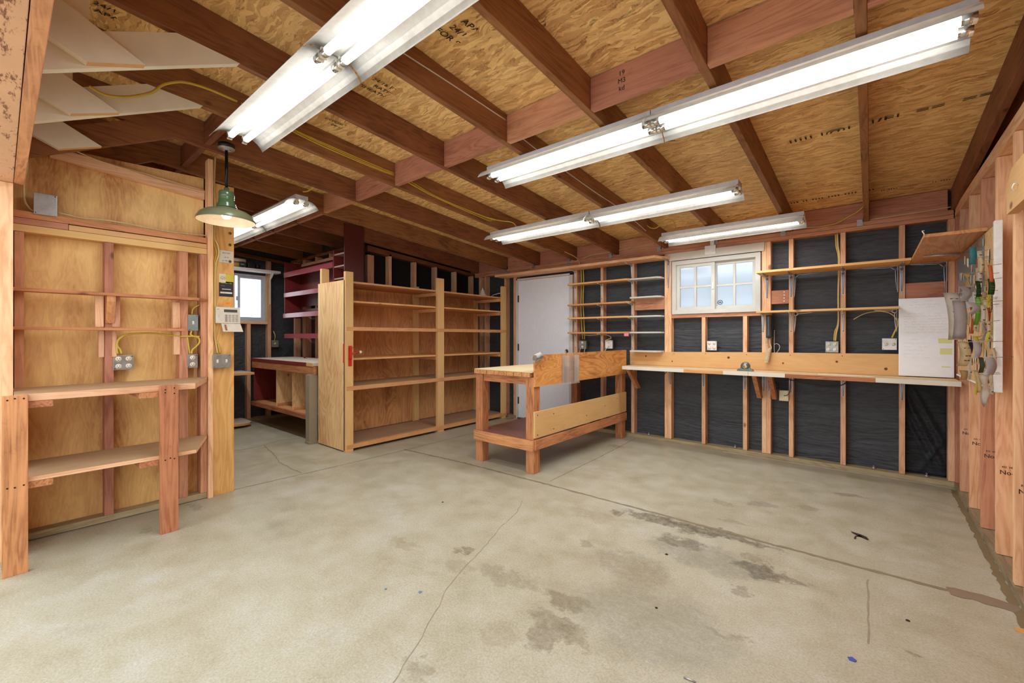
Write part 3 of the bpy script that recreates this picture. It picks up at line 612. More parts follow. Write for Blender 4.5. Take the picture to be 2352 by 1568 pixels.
S('bottom_plate', -6.9, -4.96, YA, YA+0.088, 0, 0.04, grey('X'), wk)
S('top_plate', -6.9, -4.96, YA, YA+0.088, 2.35, 2.388, raft('X'), wk)
w2 = empty('window_2', (XA, 2.28, 1.78), kind='structure')
fa = MB(); y0, y1, z0, z1 = 1.76, 2.535, 1.44, 2.115
frame_yz(fa, XA-0.07, XA-0.01, y0, y1, z0, z1, 0.03)
ALU = plain('grey_vinyl', rgb(190, 196, 206), 0.4)
fa.build('window_frame', ALU, w2, kind='structure')
for (a, b) in ((1.79, 2.14), (2.175, 2.507)):
    f = MB()
    frame_yz(f, XA-0.05-(0.012 if a < 2 else 0), XA-0.022-(0.012 if a < 2 else 0), a, b, z0+0.03, z1-0.03, 0.03)
    s_ = f.build('sash', ALU, w2, kind='structure'); MB().box(XA-0.038, XA-0.034, a+0.02, b-0.02, z0+0.05, z1-0.05).build('pane', GLASS2, s_, kind='structure')
MB().box(XA-0.022, XA-0.006, 2.150, 2.170, 1.73, 1.79, bev=0.003).build('latch', ALU, w2, kind='structure')
S('jamb_liner', XA-0.08, XA+0.002, 2.537, 2.558, 1.44, 2.12, pine('Z'), w2)

# ================================================================== THINGS
# --- big plywood rack against the partition
RXF, RXB = -4.211, -4.815
rk = empty('shelving_rack', (-4.51, 3.6, 0), 'large open plywood shelving rack with two bays and six levels standing before the partition', 'shelving rack')
B('side_panel', RXB, RXF-0.02, 2.322, 2.336, 0.012, 1.812, PLY('Z'), rk)
B('back_panel', RXB, RXB+0.012, 2.337, 3.66, 0.07, 1.80, PLYD('Z'), rk); B('back_panel', RXB, RXB+0.012, 3.662, 4.87, 0.07, 1.80, PLYD('Z'), rk)
def up(x0, x1, y0, y1, z0, z1, m=None, n='upright'): return B(n, x0, x1, y0, y1, z0, z1, m or pine('Z'), rk)
up(RXF-0.04, RXF, 2.322, 2.410, 0.0, 1.900); up(RXF-0.04, RXF, 3.566, 3.672, 0.05, 1.960); up(RXF-0.04, RXF, 4.81, 4.898, 0.06, 1.968)
up(RXB+0.013, RXB+0.055, 2.338, 2.425, 0.03, 1.985); up(RXB+0.013, RXB+0.055, 3.62, 3.70, 0.03, 1.90); up(RXB+0.013, RXB+0.055, 4.79, 4.86, 0.03, 1.88)
B('foot', RXF-0.09, RXF-0.001, 3.57, 3.67, 0.0, 0.03, pine('X'), rk); B('foot', RXB+0.02, RXB+0.12, 4.78, 4.87, 0.0, 0.03, pine('X'), rk); B('foot', RXF-0.09, RXF-0.001, 4.80, 4.89, 0.0, 0.055, pine('X'), rk)
def rshelf(z, t, x1=RXF-0.042, y0=2.338, y1=4.86, m=None): return B('shelf', RXB+0.056, x1, y0, y1, z-t, z, m or shelfw('Y'), rk)
rshelf(1.808, 0.020); rshelf(1.600, 0.018); rshelf(1.312, 0.020); rshelf(0.985, 0.020); rshelf(0.686, 0.020, m=DECK('Y')); rshelf(0.076, 0.030, m=DECK('Y'))
for z0, z1 in ((1.278, 1.318), (0.646, 0.690), (0.030, 0.074)): B('front_rail', RXF-0.041, RXF+0.003, 2.335, 4.905, z0, z1, shelfw('Y'), rk)
for z in (1.786, 1.580, 0.963):
    for y in (3.60, 4.80): B('shelf_cleat', RXB+0.06, RXF-0.05, y, y+0.03, z-0.045, z-0.001, shelfw('X'), rk)
    B('shelf_cleat', RXB+0.06, RXF-0.05, 2.338, 2.36, z-0.045, z-0.001, shelfw('X'), rk)
cl = empty('toggle_clamp', (RXF+0.002, 2.37, 0.91), 'red toggle clamp bolted on the front post of the plywood rack', 'clamp')
MB().box(RXF+0.001, RXF+0.010, 2.350, 2.388, 0.905, 1.12, bev=0.003).box(RXF+0.010, RXF+0.028, 2.357, 2.381, 0.98, 1.10, bev=0.004).build('clamp_base', RED, cl)
MB().tube([(RXF+0.02, 2.37, 1.04), (RXF+0.03, 2.42, 1.043), (RXF+0.03, 2.468, 1.05)], 0.007).lathe([(0.0, -0.014), (0.013, -0.012), (0.016, 0.0), (0.013, 0.012), (0.0, 0.014)], (RXF+0.03, 2.475, 1.051), 14, axis='Y', mi=1).tube([(RXF+0.02, 2.37, 1.09), (RXF+0.022, 2.41, 1.112)], 0.004).build('handle', [RED, CREAM], cl)
B('red_paint_stripe', RXF-0.052, RXF-0.030, 2.3205, 2.3217, 0.94, 1.14, worn('red_paint_smear', rgb(222, 74, 44), rgb(220, 160, 100), 0.4), rk, bev=0)
# funnel and stick on top of the rack
fn = MB().lathe([(0.072, 0), (0.074, 0.006), (0.060, 0.03), (0.030, 0.105), (0.012, 0.128), (0.009, 0.15), (0.007, 0.15), (0.0, 0.148)], (-4.55, 4.74, 1.8095), 28).build('funnel', IVORY)
tag(fn, 'small white plastic funnel standing upside down on top of the plywood rack', 'funnel')
st = MB().tube([(-4.50, 4.83, 1.812), (-4.36, 4.775, 1.845), (-4.2515, 4.80, 1.868)], 0.005).build('paint_stick', WIREW)
tag(st, 'thin pale stick leaning beside the funnel on top of the plywood rack', 'stick')

# --- workbench
WX0, WX1 = -2.985, -2.275
wbn = empty('workbench', (-2.63, 3.9, 0), 'heavy timber workbench on four square posts in front of the white door', 'workbench')
for x, y in ((-2.365, 3.020), (-2.985, 3.012), (-2.365, 4.765), (-2.985, 4.765)): B('leg', x, x+0.089, y, y+0.089, 0.0, 0.853, old('Z'), wbn, bev=0.003)
tb = MB(); x = WX0-0.004; rnd = random.Random(3)
while x < -2.33:
    wd = min(rnd.choice((0.06, 0.085, 0.085, 0.095)), -2.277-x); tb.box(x, x+wd-0.006, 2.992+rnd.uniform(-.004, .004), 4.84, 0.856, 0.894, bev=0.002); x += wd
tb.build('tabletop', old('Y'), wbn)
B('top_sheet', WX0+0.002, -2.279, 2.992, 4.84, 0.895, 0.903, worn('dusty_worktop_sheet', rgb(226, 204, 160), rgb(176, 146, 96), 0.35, 0.7, 9), wbn)
B('apron', -2.895, -2.366, 3.030, 3.068, 0.785, 0.855, old('X'), wbn); B('apron', -2.985, -2.947, 3.11, 4.76, 0.785, 0.855, old('Y'), wbn)
B('lower_rail', -2.989, -2.264, 2.985, 3.011, 0.208, 0.300, old('X'), wbn, bev=0.003); B('lower_rail', -2.275, -2.250, 3.013, 4.842, 0.215, 0.304, old('Y'), wbn, bev=0.003)
B('lower_rail', -3.012, -2.986, 3.013, 4.842, 0.215, 0.300, old('Y'), wbn); B('lower_rail', -2.98, -2.27, 4.854, 4.88, 0.215, 0.300, old('X'), wbn)
MB().box(-2.982, -2.278, 3.012, 3.94, 0.286, 0.300).build('lower_shelf', HARDB, wbn)
B('shelf_slat', -2.98, -2.28, 3.95, 4.01, 0.286, 0.312, stud('X'), wbn)
B('side_board', -2.2755, -2.2565, 3.011, 4.842, 0.319, 0.552, pine('Y'), wbn)
MB().prism([(3.014, 0.772), (4.842, 0.772), (4.842, 1.056), (3.13, 1.052), (3.085, 1.030), (3.05, 0.998), (3.014, 0.985)], 'X', -2.2755, -2.2565).build('back_board', plywood('honeyply', rgb(220, 156, 88), rgb(150, 84, 40), 'Y', 1.2, stain=0.6), wbn)
for (y, z) in ((3.30, 0.36), (3.30, 0.50), (3.9, 0.40), (4.3, 0.45), (3.05, 0.345), (3.05, 0.52), (4.6, 0.50)): MB().lathe([(0.006, 0), (0.006, 0.0012)], (-2.2568, y, z), 8, axis='X').build('nail', PINHOLE, wbn)
sl = MB()
for a in ((3.435, 3.438), (3.700, 3.703)): sl.box(-2.255, -2.228, a[0], a[1], 0.772, 1.036)
sl.box(-2.2555, -2.2525, 3.435, 3.703, 0.772, 1.036).box(-2.231, -2.228, 3.438, 3.520, 0.772, 1.034).box(-2.231, -2.228, 3.620, 3.702, 0.772, 1.034).box(-2.2525, -2.222, 3.432, 3.706, 0.758, 0.772)
tag(sl.build('brochure_holder', ACRYL), 'clear acrylic brochure holder screwed to the back board of the workbench', 'holder')
rg = MB(); G = []
for i in range(9):
    row = []
    for k in range(12):
        a = 2*PI*k/11; r = 0.028+0.008*math.sin(i*2.1+k*1.7)
        row.append((-2.268+r*math.cos(a)+0.006*math.sin(i*3), 3.015+0.012*i, 1.018+0.003*i+0.036*math.sin(a)+0.003*math.cos(i*4+k)))
    G.append(row)
tag(rg.sheet(G, 0.002).build('crumpled_wrap', plain('white_foam_wrap', rgb(226, 222, 216), 0.6)), 'crumpled white wrapping hooked over the corner of the workbench back board', 'wrapping')

# --- bench on the left, under the plywood wall
lb = empty('wall_bench', (-3.58, 0.5, 0), 'low reddish timber bench with one shelf, fixed along the bare plywood wall', 'bench')
TOPM = DECK('Y')
MB().prism([(XL+0.001, 0.05), (-3.369, 0.05), (-3.369, 0.817), (XL+0.002, 1.002)], 'Z', 0.876, 0.913, endmi={1: 1, 2: 1}).build('bench_top', [TOPM, stud('Y')], lb)
MB().prism([(XL+0.001, 0.05), (-3.369, 0.05), (-3.369, 0.823), (XL+0.002, 1.002)], 'Z', 0.456, 0.478, endmi={1: 1, 2: 1}).build('shelf', [TOPM, stud('Y')], lb)
B('leg', -3.368, -3.330, 0.006, 0.095, 0.0, 0.912, old('Z'), lb); B('leg', -3.368, -3.330, 0.632, 0.721, 0.0, 0.912, old('Z'), lb)
for y0, y1, z in ((0.097, 0.186, 0.875), (0.54, 0.63, 0.875), (0.097, 0.186, 0.455), (0.54, 0.63, 0.455)): B('cleat', XL+0.02, -3.372, y0, y1, z-0.036, z, old('X'), lb)
for y, zs in ((0.025, (0.895, 0.455)), (0.05, (0.895, 0.455)), (0.08, (0.895, 0.455)), (0.655, (0.895, 0.868, 0.462)), (0.70, (0.895, 0.868, 0.462)), (0.68, (0.462,))):
    for z in zs: MB().lathe([(0.004, 0), (0.004, 0.0012)], (-3.3299, y, z+random.uniform(-.01, .01)), 8, axis='X').build('nail', PINHOLE, lb)
# narrow shelves nailed to the studs above
tag(MB().prism([(XL+0.0005, 0.05), (XL+0.088, 0.05), (XL+0.088, 0.93), (XL+0.0005, 1.000)], 'Z', 1.4765, 1.495).build('narrow_shelf', old('Y')), 'upper narrow wooden shelf nailed across the studs of the plywood wall', 'shelf', 'narrow shelves on the plywood wall')
tag(B('narrow_shelf', XL+0.012, XL+0.08, 0.05, 0.849, 1.2535, 1.271, old('Y')), 'lower, shorter narrow wooden shelf on the plywood wall, above the four-socket outlet', 'shelf', 'narrow shelves on the plywood wall')

# --- metal shelf brackets (a part of the shelf they hold)
def bracket(x, z, depth, drop, m, parent, side=0, y=D, name='shelf_bracket'):
    """pressed-steel bracket on the plane y; side 0 points at the room (-Y), +1/-1 runs along X"""
    mb = MB(); t = 0.0025
    def T(u, v, ww): return (x+ww, y-u, z-v) if side == 0 else (x+side*u, y-ww-0.016, z-v)
    def quad(a): mb.poly([T(*q) for q in a], t)
    quad([(0.001, 0, -0.014), (0.001, 0, 0.014), (0.001, drop, 0.007), (0.001, drop, -0.007)])                 # upright arm
    quad([(0.0, 0.0, -0.012), (0.0, 0.0, 0.012), (depth, 0.0, 0.006), (depth, 0.0, -0.006)])                   # level arm
    pr = [T(u, v, 0) for u, v in ((0.004, 0.10*drop), (0.013, 0.3*drop), (0.004, 0.92*drop))]
    for s_ in (-0.006, 0.006):                                                                              # pressed ribs
        mb.tube([T(0.004, 0.02, s_*1.4), T(0.014, 0.2*drop, s_), T(0.010, 0.6*drop, s_*0.6), T(0.003, 0.95*drop, s_*0.2)], 0.0028, 6)
        mb.tube([T(0.02, 0.004, s_*1.4), T(0.25*depth, 0.012, s_), T(0.6*depth, 0.009, s_*0.6), T(0.95*depth, 0.004, s_*0.2)], 0.0028, 6)
    mb.tube([T(0.010, 0.16*drop, 0), T(0.03, 0.05*drop+0.01, 0), T(0.14*depth+0.01, 0.012, 0)], 0.005, 6)
    for v in (0.018, drop*0.96): mb.lathe([(0.004, 0), (0.004, 0.004)], T(0.006, v, 0), 6, axis='Y', mi=1)
    return mb.build(name, [m, PINHOLE], parent)

# --- long worktop on the window wall
wt = empty('wall_worktop', (-0.85, 4.78, 0.86), 'long narrow wall worktop with chipped white front edge running under the back window', 'worktop')
WOODTOP = worn('worktop_board', rgb(226, 196, 150), rgb(176, 130, 84), 0.45, 0.6, 12)
yf = 4.592
MB().prism([(-2.215, 4.66), (-2.190, yf), (0.518, yf), (0.518, D-0.001), (-2.215, D-0.001)], 'Z', 0.840, 0.877).build('worktop', WOODTOP, wt)
EDGE = worn('chipped_white_edge', rgb(232, 224, 208), rgb(188, 142, 104), 0.32, 0.5, 9)
B('front_edge', -2.19, -1.50, yf-0.006, yf-0.0005, 0.841, 0.878, EDGE, wt, bev=0.001); B('front_edge', -1.50, -1.12, yf-0.005, yf-0.0005, 0.842, 0.875, shelfw('X'), wt, bev=0.001)
B('front_edge', -1.12, -0.90, yf-0.006, yf-0.0005, 0.841, 0.878, EDGE, wt, bev=0.001); B('front_edge', -0.897, -0.60, yf-0.006, yf-0.0005, 0.841, 0.878, EDGE, wt, bev=0.001)
B('front_edge', -0.60, 0.03, yf-0.005, yf-0.0005, 0.842, 0.875, old('X'), wt, bev=0.001); B('front_edge', 0.03, 0.517, yf-0.006, yf-0.0005, 0.841, 0.878, EDGE, wt, bev=0.001)
for x in (-1.768, -1.406, -0.999, -0.828, -0.784, -0.596, -0.195, 0.205): bracket(x, 0.838, 0.28, 0.17, BRKT, wt)
def brace(x0, x1, xb0, xb1, m):
    A = [(x0, 4.66, 0.838), (x1, 4.66, 0.838), (xb1, 4.94, 0.62), (xb0, 4.94, 0.62)]
    return MB().poly([Vector(p) for p in A], 0.07).build('wooden_brace', m, wt)
def brace2(x, dx):
    mb = MB(); A = [(x, 4.62, 0.838), (x+0.038, 4.62, 0.838), (x+0.038, 4.72, 0.838), (x, 4.72, 0.838)]; Bq = [(x+dx, 4.87, 0.60), (x+dx+0.038, 4.87, 0.60), (x+dx+0.038, 4.95, 0.60), (x+dx, 4.95, 0.60)]
    a = [mb.bm.verts.new(p) for p in A]; b = [mb.bm.verts.new(p) for p in Bq]
    mb._face(a); mb._face(b)
    for i in range(4): mb._face([a[i], a[(i+1) % 4], b[(i+1) % 4], b[i]])
    return mb.build('wooden_brace', old('Z'), wt)
brace2(-2.16, 0.0); brace2(-0.875, 0.0); brace2(-0.745, 0.0)
lg = MB().prism([(-2.250, 0.879), (0.183, 0.879), (0.183, 1.066), (-1.0, 1.055), (-1.82, 1.040), (-1.835, 1.0355), (-2.250, 1.032)], 'Y', D-0.020, D-0.0005).build('ledger_board', pine('X'))
tag(lg, 'pale pine ledger board nailed across the studs right above the long wall worktop', 'board')
for x, z, r in ((-2.05, 0.985, .010), (-1.74, 0.935, .008), (-1.15, 0.995, .013), (-0.66, 0.955, .009), (-0.24, 0.985, .010), (0.10, 0.935, .012), (-1.72, 1.02, .004), (-1.38, 1.03, .004), (-0.98, 1.03, .004), (-0.6, 1.035, .004), (-0.2, 1.04, .004)):
    MB().lathe([(r, 0), (r, 0.001)], (x, D-0.0205, z), 12, axis='Y').build('knot', PINHOLE if r < .006 else plain('knot_brown', rgb(120, 66, 34), 0.6, mottled=0.3), lg)
tag(B('white_strip', -0.36, 0.02, 4.66, 4.672, 0.878, 0.884, WHITE), 'thin white trim strip lying on the long wall worktop', 'strip')

# pillow-block bearing on the worktop
pbm = plain('cast_grey_green', rgb(104, 116, 112), 0.4, 0.4, 0.15)
c = (-0.945, 4.70, 0.925)
pb = MB().lathe([(0.014, -0.02), (0.024, -0.02), (0.026, -0.014), (0.040, -0.012), (0.042, 0.012), (0.026, 0.014), (0.014, 0.02), (0.014, -0.02)], c, 28, axis='Y', caps=False)
pb.prism([(-1.017, 0.878), (-0.873, 0.878), (-0.873, 0.890), (-0.888, 0.894), (-0.908, 0.914), (-0.920, 0.900), (-0.970, 0.900), (-0.982, 0.914), (-1.002, 0.894), (-1.017, 0.890)], 'Y', 4.686, 4.714)
pb.lathe([(0.009, 0), (0.009, 0.010), (0.0, 0.011)], (-1.003, 4.70, 0.889), 6).lathe([(0.009, 0), (0.009, 0.010), (0.0, 0.011)], (-0.887, 4.70, 0.889), 6)
o = pb.build('pillow_block_bearing', pbm); tag(o, 'grey cast-iron pillow block bearing resting on the long wall worktop', 'bearing')
MB().lathe([(0.0145, -0.021), (0.021, -0.0215), (0.0145, -0.022)], c, 24, axis='Y', caps=False).build('steel_ring', CHROME, o)

# telephone handset with coiled cord
ph = empty('telephone_handset', (-0.775, 4.92, 1.42), 'black wall telephone handset hanging beside the window with a tangled coiled cord', 'telephone')
hs = MB(); R_ = []
for i in range(13):
    t = i/12; z = 1.425-0.215*t; b = 0.008*math.cos(2*PI*t); ww = 0.022+0.004*abs(math.cos(PI*t)); dd = 0.016+0.012*math.cos(PI*t)**2
    R_.append([hs.bm.verts.new((-0.775+ww*math.cos(2*PI*k/14), 4.905-0.004-dd*0.6+b+dd*math.sin(2*PI*k/14), z)) for k in range(14)])
for a, b in zip(R_, R_[1:]):
    for k in range(14): hs._face([a[k], a[(k+1) % 14], b[(k+1) % 14], b[k]], 0, True)
hs._face(R_[0]); hs._face(R_[-1]); hs.build('handset', plain('grey_black_plastic', rgb(70, 72, 78), 0.25), ph)
B('cradle', -0.805, -0.745, D-0.028, D-0.001, 1.20, 1.43, DARK, ph)
cd = []; rnd = random.Random(5)
def coil(a, b, turns, r):
    a, b = Vector(a), Vector(b); out = []
    for i in range(turns*8+1):
        t = i/(turns*8); p = a+(b-a)*t; out.append(p+Vector((r*math.cos(2*PI*i/8), -r*math.sin(2*PI*i/8), 0)))
    return out
pc = coil((-0.80, 4.915, 1.20), (-0.79, 4.905, 1.09), 10, 0.010)+coil((-0.785, 4.905, 1.09), (-0.80, 4.90, 0.95), 16, 0.014)+coil((-0.79, 4.89, 0.96), (-0.765, 4.90, 1.10), 14, 0.012)+[(-0.768, 4.91, 1.15), (-0.772, 4.915, 1.20)]
MB().tube(pc, 0.0035, 6).build('coiled_cord', plain('cream_cord', rgb(226, 206, 170), 0.5), ph)
cable('telephone_wire', [(-0.735, 4.945, 1.28), (-0.735, 4.944, 1.06), (-0.70, 4.94, 1.08), (-0.69, 4.94, 1.12), (-0.71, 4.94, 1.145), (-0.735, 4.944, 1.14)], 0.0025, WIREW, 'thin white telephone wire looping off the stud beside the handset', 'wire')

# wall warts and cables under the worktop
cb = empty('adapter_box', (-0.65, 4.93, 0.69), 'cream adapter box fixed to a stud below the wall worktop', 'adapter')
B('box', -0.69, -0.613, 4.905, 4.948, 0.588, 0.690, CREAM, cb, bev=0.004); MB().tube(smooth_path([(-0.65, 4.902, 0.64), (-0.62, 4.885, 0.65), (-0.60, 4.90, 0.69), (-0.60, 4.93, 0.80)]), 0.003).build('cord', DARK, cb)
mb = MB()
for k in range(5):
    a = [(-0.72+0.03*math.cos(t*0.7+k), 4.90+0.012*math.sin(t+k), 0.735+0.03*math.sin(t*0.7+k*0.8)) for t in range(10)]; mb.tube(smooth_path(a, 4), 0.003)
tag(mb.build('wire_bundle', DARK), 'tangled black wires coiled under the worktop beside the adapter box', 'wires')
cable('black_cable', [(-0.62, 4.935, 0.80), (-0.50, 4.93, 0.775), (-0.30, 4.93, 0.755), (-0.20, 4.925, 0.775), (-0.15, 4.93, 0.83)], 0.004, DARK, 'black cable sagging under the right half of the wall worktop')
cable('black_cable', [(-1.13, 4.80, 0.83), (-1.05, 4.78, 0.815), (-0.95, 4.80, 0.81), (-0.85, 4.85, 0.82)], 0.003, DARK, 'thin dark cable sagging under the worktop below the bearing')
cable('brown_cable', [(-1.78, 4.94, 0.835), (-1.815, 4.935, 0.80), (-1.842, 4.94, 0.74), (-1.845, 4.96, 0.5), (-1.85, 4.96, 0.1)], 0.004, plain('brown_cable_jacket', rgb(92, 60, 44), 0.5), 'dark brown cable running down the double stud left of the window, below the worktop')

# --- upper shelves, right of the window
def wshelf(name, x0, x1, z, t, yf_, m, label, group, chl=0.0, chr_=0.0, brks=(), bm=None, drop=0.22, gr=None):
    e = empty(name, ((x0+x1)/2, D, z), label, 'shelf', group)
    pts = [(x0, D-0.001), (x0, yf_+chl), (x0+chl, yf_), (x1-chr_*0.7, yf_), (x1, yf_+chr_), (x1, D-0.001)]
    if not chl: pts.pop(2); pts[1] = (x0, yf_)
    if not chr_: pts = [q for q in pts if q != (x1-chr_*0.7, yf_)] if chr_ else pts[:-2]+[(x1, D-0.001)]
    MB().prism(pts, 'Z', z-t, z).build('board', m, e)
    for b in brks:
        if isinstance(b, tuple): bracket(b[0], z-t-0.001, b[2], drop, bm or BRKT, e, side=b[1])
        else: bracket(b, z-t-0.001, (D-yf_)*0.9, drop, bm or BRKT, e)
    return e
US = wshelf('long_shelf', -0.845, 0.247, 1.842, 0.020, 4.650, shelfw('X'), 'upper long wooden shelf on steel brackets right of the back window', None, 0, 0, (-0.80, -0.596, -0.195, 0.203, (-0.570, 1, 0.24), (0.175, -1, 0.24)), BRKT, 0.225)
LS = wshelf('long_shelf', -0.865, 0.183, 1.466, 0.018, 4.770, pine('X'), 'lower thin wooden shelf on steel brackets, level with the sill of the back window', None, 0, 0, (-0.836, -0.596, -0.195, (-0.570, 1, 0.15), (0.170, -1, 0.15)), BRKT_W, 0.19)
ug = empty('corner_shelf', (0.38, 4.2, 1.84), 'deep plywood corner shelf seen from below, fixed to the right wall above the bulletin board', 'shelf')
B('board', 0.250, 0.5185, 3.66, 4.948, 1.824, 1.844, plywood('cornerply', rgb(218, 158, 104), rgb(176, 108, 60), 'Y'), ug)
bracket(0.470, 1.822, 0.22, 0.27, BRKT, ug, side=-1)
MB().tube(smooth_path([(0.252, 3.658, 1.835), (0.250, 3.640, 1.845), (0.243, 3.645, 1.862), (0.252, 3.658, 1.866)]), 0.003).build('cup_hook', WHITE, ug)
MB().tube([(0.49, 4.43, 1.812), (0.30, 4.43, 1.812)], 0.008, r1=0.004).tube([(0.505, 4.43, 1.805), (0.508, 4.43, 1.55)], 0.008, r1=0.004).build('shelf_bracket', BRKT, ug)

# --- shelf over the door
e = empty('door_shelf', (-3.0, 4.83, 2.12), 'long reddish board shelf mounted over the white door, just below the top plate', 'shelf')
MB().prism([(-4.285, 4.72), (-1.86, 4.72), (-1.762, D-0.022), (-1.762, D-0.001), (-4.285, D-0.001)], 'Z', 2.100, 2.130).build('board', stud('X'), e)
bracket(-1.790, 2.098, 0.20, 0.33, BRKT, e); bracket(-2.235, 2.098, 0.20, 0.17, BRKT_W, e); bracket(-3.035, 2.098, 0.20, 0.17, BRKT_W, e)

# --- short shelves between door and window
for i, (z, lab) in enumerate(((1.912, 'topmost of the four brown shelves beside the white door'), (1.640, 'second brown shelf from the top beside the white door'), (1.466, 'third brown shelf from the top beside the white door'), (1.276, 'lowest of the four brown shelves, just above the two outlet boxes'))):
    wshelf('short_shelf', -3.085, -2.200, z, 0.020, 4.805, shelfw('X'), lab+', on white brackets', 'brown shelves by the door', 0.03, 0.05, (-3.033, -2.641, -2.229), BRKT_W, (0.20, 0.145, 0.16, 0.19)[i])
for i, (z, lab) in enumerate(((1.903, 'topmost of the five white shelves left of the back window'), (1.685, 'second white shelf from the top left of the back window, above a wooden block'), (1.462, 'third white shelf from the top left of the back window'), (1.273, 'fourth white shelf from the top left of the back window'), (1.054, 'lowest of the five white shelves, resting on the ledger board'))):
    wshelf('short_shelf', -2.196, -1.838, z, 0.017, 4.805, WHITE_TRIM, lab, 'white shelves left of the window', 0, 0.05)
tag(B('pink_note', -2.262, -2.205, 4.790, 4.7915, 1.222, 1.256, plain('pink_paper', rgb(232, 130, 140), 0.6), bev=0), 'small pink note hanging under the lowest brown shelf', 'note')

# --- fluorescent fixtures (1.22 m units, in tandem)
def fixture():
    L = 0.605; e = empty('fluorescent_light', (0, 0, 0))
    MB().box(-L, L, -0.055, 0.055, -0.036, -0.001, bev=0.002).build('housing', plain('fixture_housing', rgb(204, 202, 204), 0.45), e)
    h_ = [(0.150, -0.104), (0.148, -0.098), (0.136, -0.080), (0.118, -0.062), (0.094, -0.047), (0.066, -0.040), (0.030, -0.039)]
    prof = [(-y, z) for y, z in h_]+[(y, z) for y, z in reversed(h_)]
    mb = MB(); xs_ = [-L+0.001, -L*0.34, L*0.34, L-0.001]
    mb.sheet([[(x, y, z) for y, z in prof] for x in xs_], 0.0012); mb.build('reflector', plain('reflector_enamel', rgb(232, 230, 224), 0.4), e)
    for s_ in (-1, 1):
        MB().tube([(-L+0.02, s_*0.042, -0.068), (L-0.02, s_*0.042, -0.068)], 0.0185, 16).build('tube', TUBE, e)
        for q in (-1, 1):
            MB().tube([(q*(L-0.003), s_*0.042, -0.068), (q*(L-0.045), s_*0.042, -0.068)], 0.0192, 16).build('tube_end_cap', CHROME, e)
            MB().box(q*(L-0.002), q*(L-0.016), s_*0.042-0.014, s_*0.042+0.014, -0.088, -0.041, bev=0.003).build('lamp_socket', IVORY, e)
    ld = bpy.data.lights.new('tube_glow', 'AREA'); ld.shape = 'RECTANGLE'; ld.size = 1.15; ld.size_y = 0.13; ld.energy = FIXTURE_WATTS; ld.color = (0.93, 0.97, 1.0)
    lo = bpy.data.objects.new('tube_glow', ld); COL.objects.link(lo); lo.location = (0, 0, -0.108); lo.parent = e
    return e
FL = [(-2.50, 0.972, 'nearest fluorescent fixture hanging by the green pendant lamp, left half of its row'), (-1.28, 0.972, 'nearest ceiling fluorescent fixture, right half of its row, running out of the frame'),
      (-1.52, 2.31, 'left half of the long double fluorescent row right under the middle blocking'), (-0.306, 2.31, 'right half of the long double fluorescent row, its tube ends near the right wall'),
      (-2.555, 3.46, 'left half of the middle fluorescent row with yellow cable dropping into it'), (-1.335, 3.46, 'right half of the middle fluorescent row, between the long row and the window'),
      (-1.035, 4.39, 'single fluorescent fixture right in front of the back window header'),
      (-4.515, 1.74, 'fluorescent fixture over the alcove entrance, its open end with a cable showing'), (-5.735, 1.74, 'fluorescent fixture deep in the alcove, partly hidden by the pendant lamp')]
f0 = fixture()
for i, (x, y, lab) in enumerate(FL):
    o = f0 if i == 0 else copy_tree(f0)
    o.location = (x, y, zr(y)-0.001-(0.012 if y < 2 else 0.01)); tag(o, lab, 'light', 'white fluorescent strip lights')

# --- green pendant lamp
pl = empty('pendant_lamp', (-3.46, 1.02, 2.02), 'green enamel pendant lamp with wide dished shade on a black rod', 'lamp')
C_ = (-3.46, 1.02, 2.018)
MB().lathe([(0.178, 0.0), (0.180, 0.004), (0.176, 0.018), (0.160, 0.045), (0.128, 0.068), (0.085, 0.084), (0.060, 0.092), (0.056, 0.102)], C_, 56, caps=False).build('shade', GREEND, pl)
MB().lathe([(0.1765, 0.0005), (0.172, 0.016), (0.156, 0.042), (0.125, 0.064), (0.083, 0.080), (0.05, 0.087), (0.0, 0.088)], C_, 56, caps=False).build('shade_lining', SHADE_IN, pl)
MB().lathe([(0.062, 0.094), (0.064, 0.100), (0.056, 0.106), (0.060, 0.112), (0.053, 0.118), (0.056, 0.124), (0.048, 0.130), (0.049, 0.152), (0.046, 0.155), (0.049, 0.158), (0.049, 0.164), (0.046, 0.167), (0.049, 0.170), (0.048, 0.196), (0.043, 0.210), (0.022, 0.216), (0.016, 0.222), (0.015, 0.235), (0.0, 0.236)], C_, 40).build('neck', GREEN, pl)
MB().lathe([(0.010, 0.235), (0.010, 0.505)], C_, 16).build('rod', plain('black_pipe', rgb(30, 32, 30), 0.3, 0.5), pl)
MB().lathe([(0.020, 0.495), (0.022, 0.503), (0.050, 0.508), (0.052, 0.513), (0.0, 0.514)], C_, 32).build('canopy_plate', STEEL, pl)
MB().lathe([(0.0, 0.5145), (0.050, 0.515), (0.050, 0.542), (0.0, 0.543)], C_, 32).build('canopy', plain('black_junction_box', rgb(40, 42, 40), 0.4, 0.4), pl)
MB().lathe([(0.0, 0.020), (0.018, 0.022), (0.029, 0.036), (0.030, 0.050), (0.024, 0.066), (0.014, 0.080)], C_, 24).build('bulb', BULB, pl)

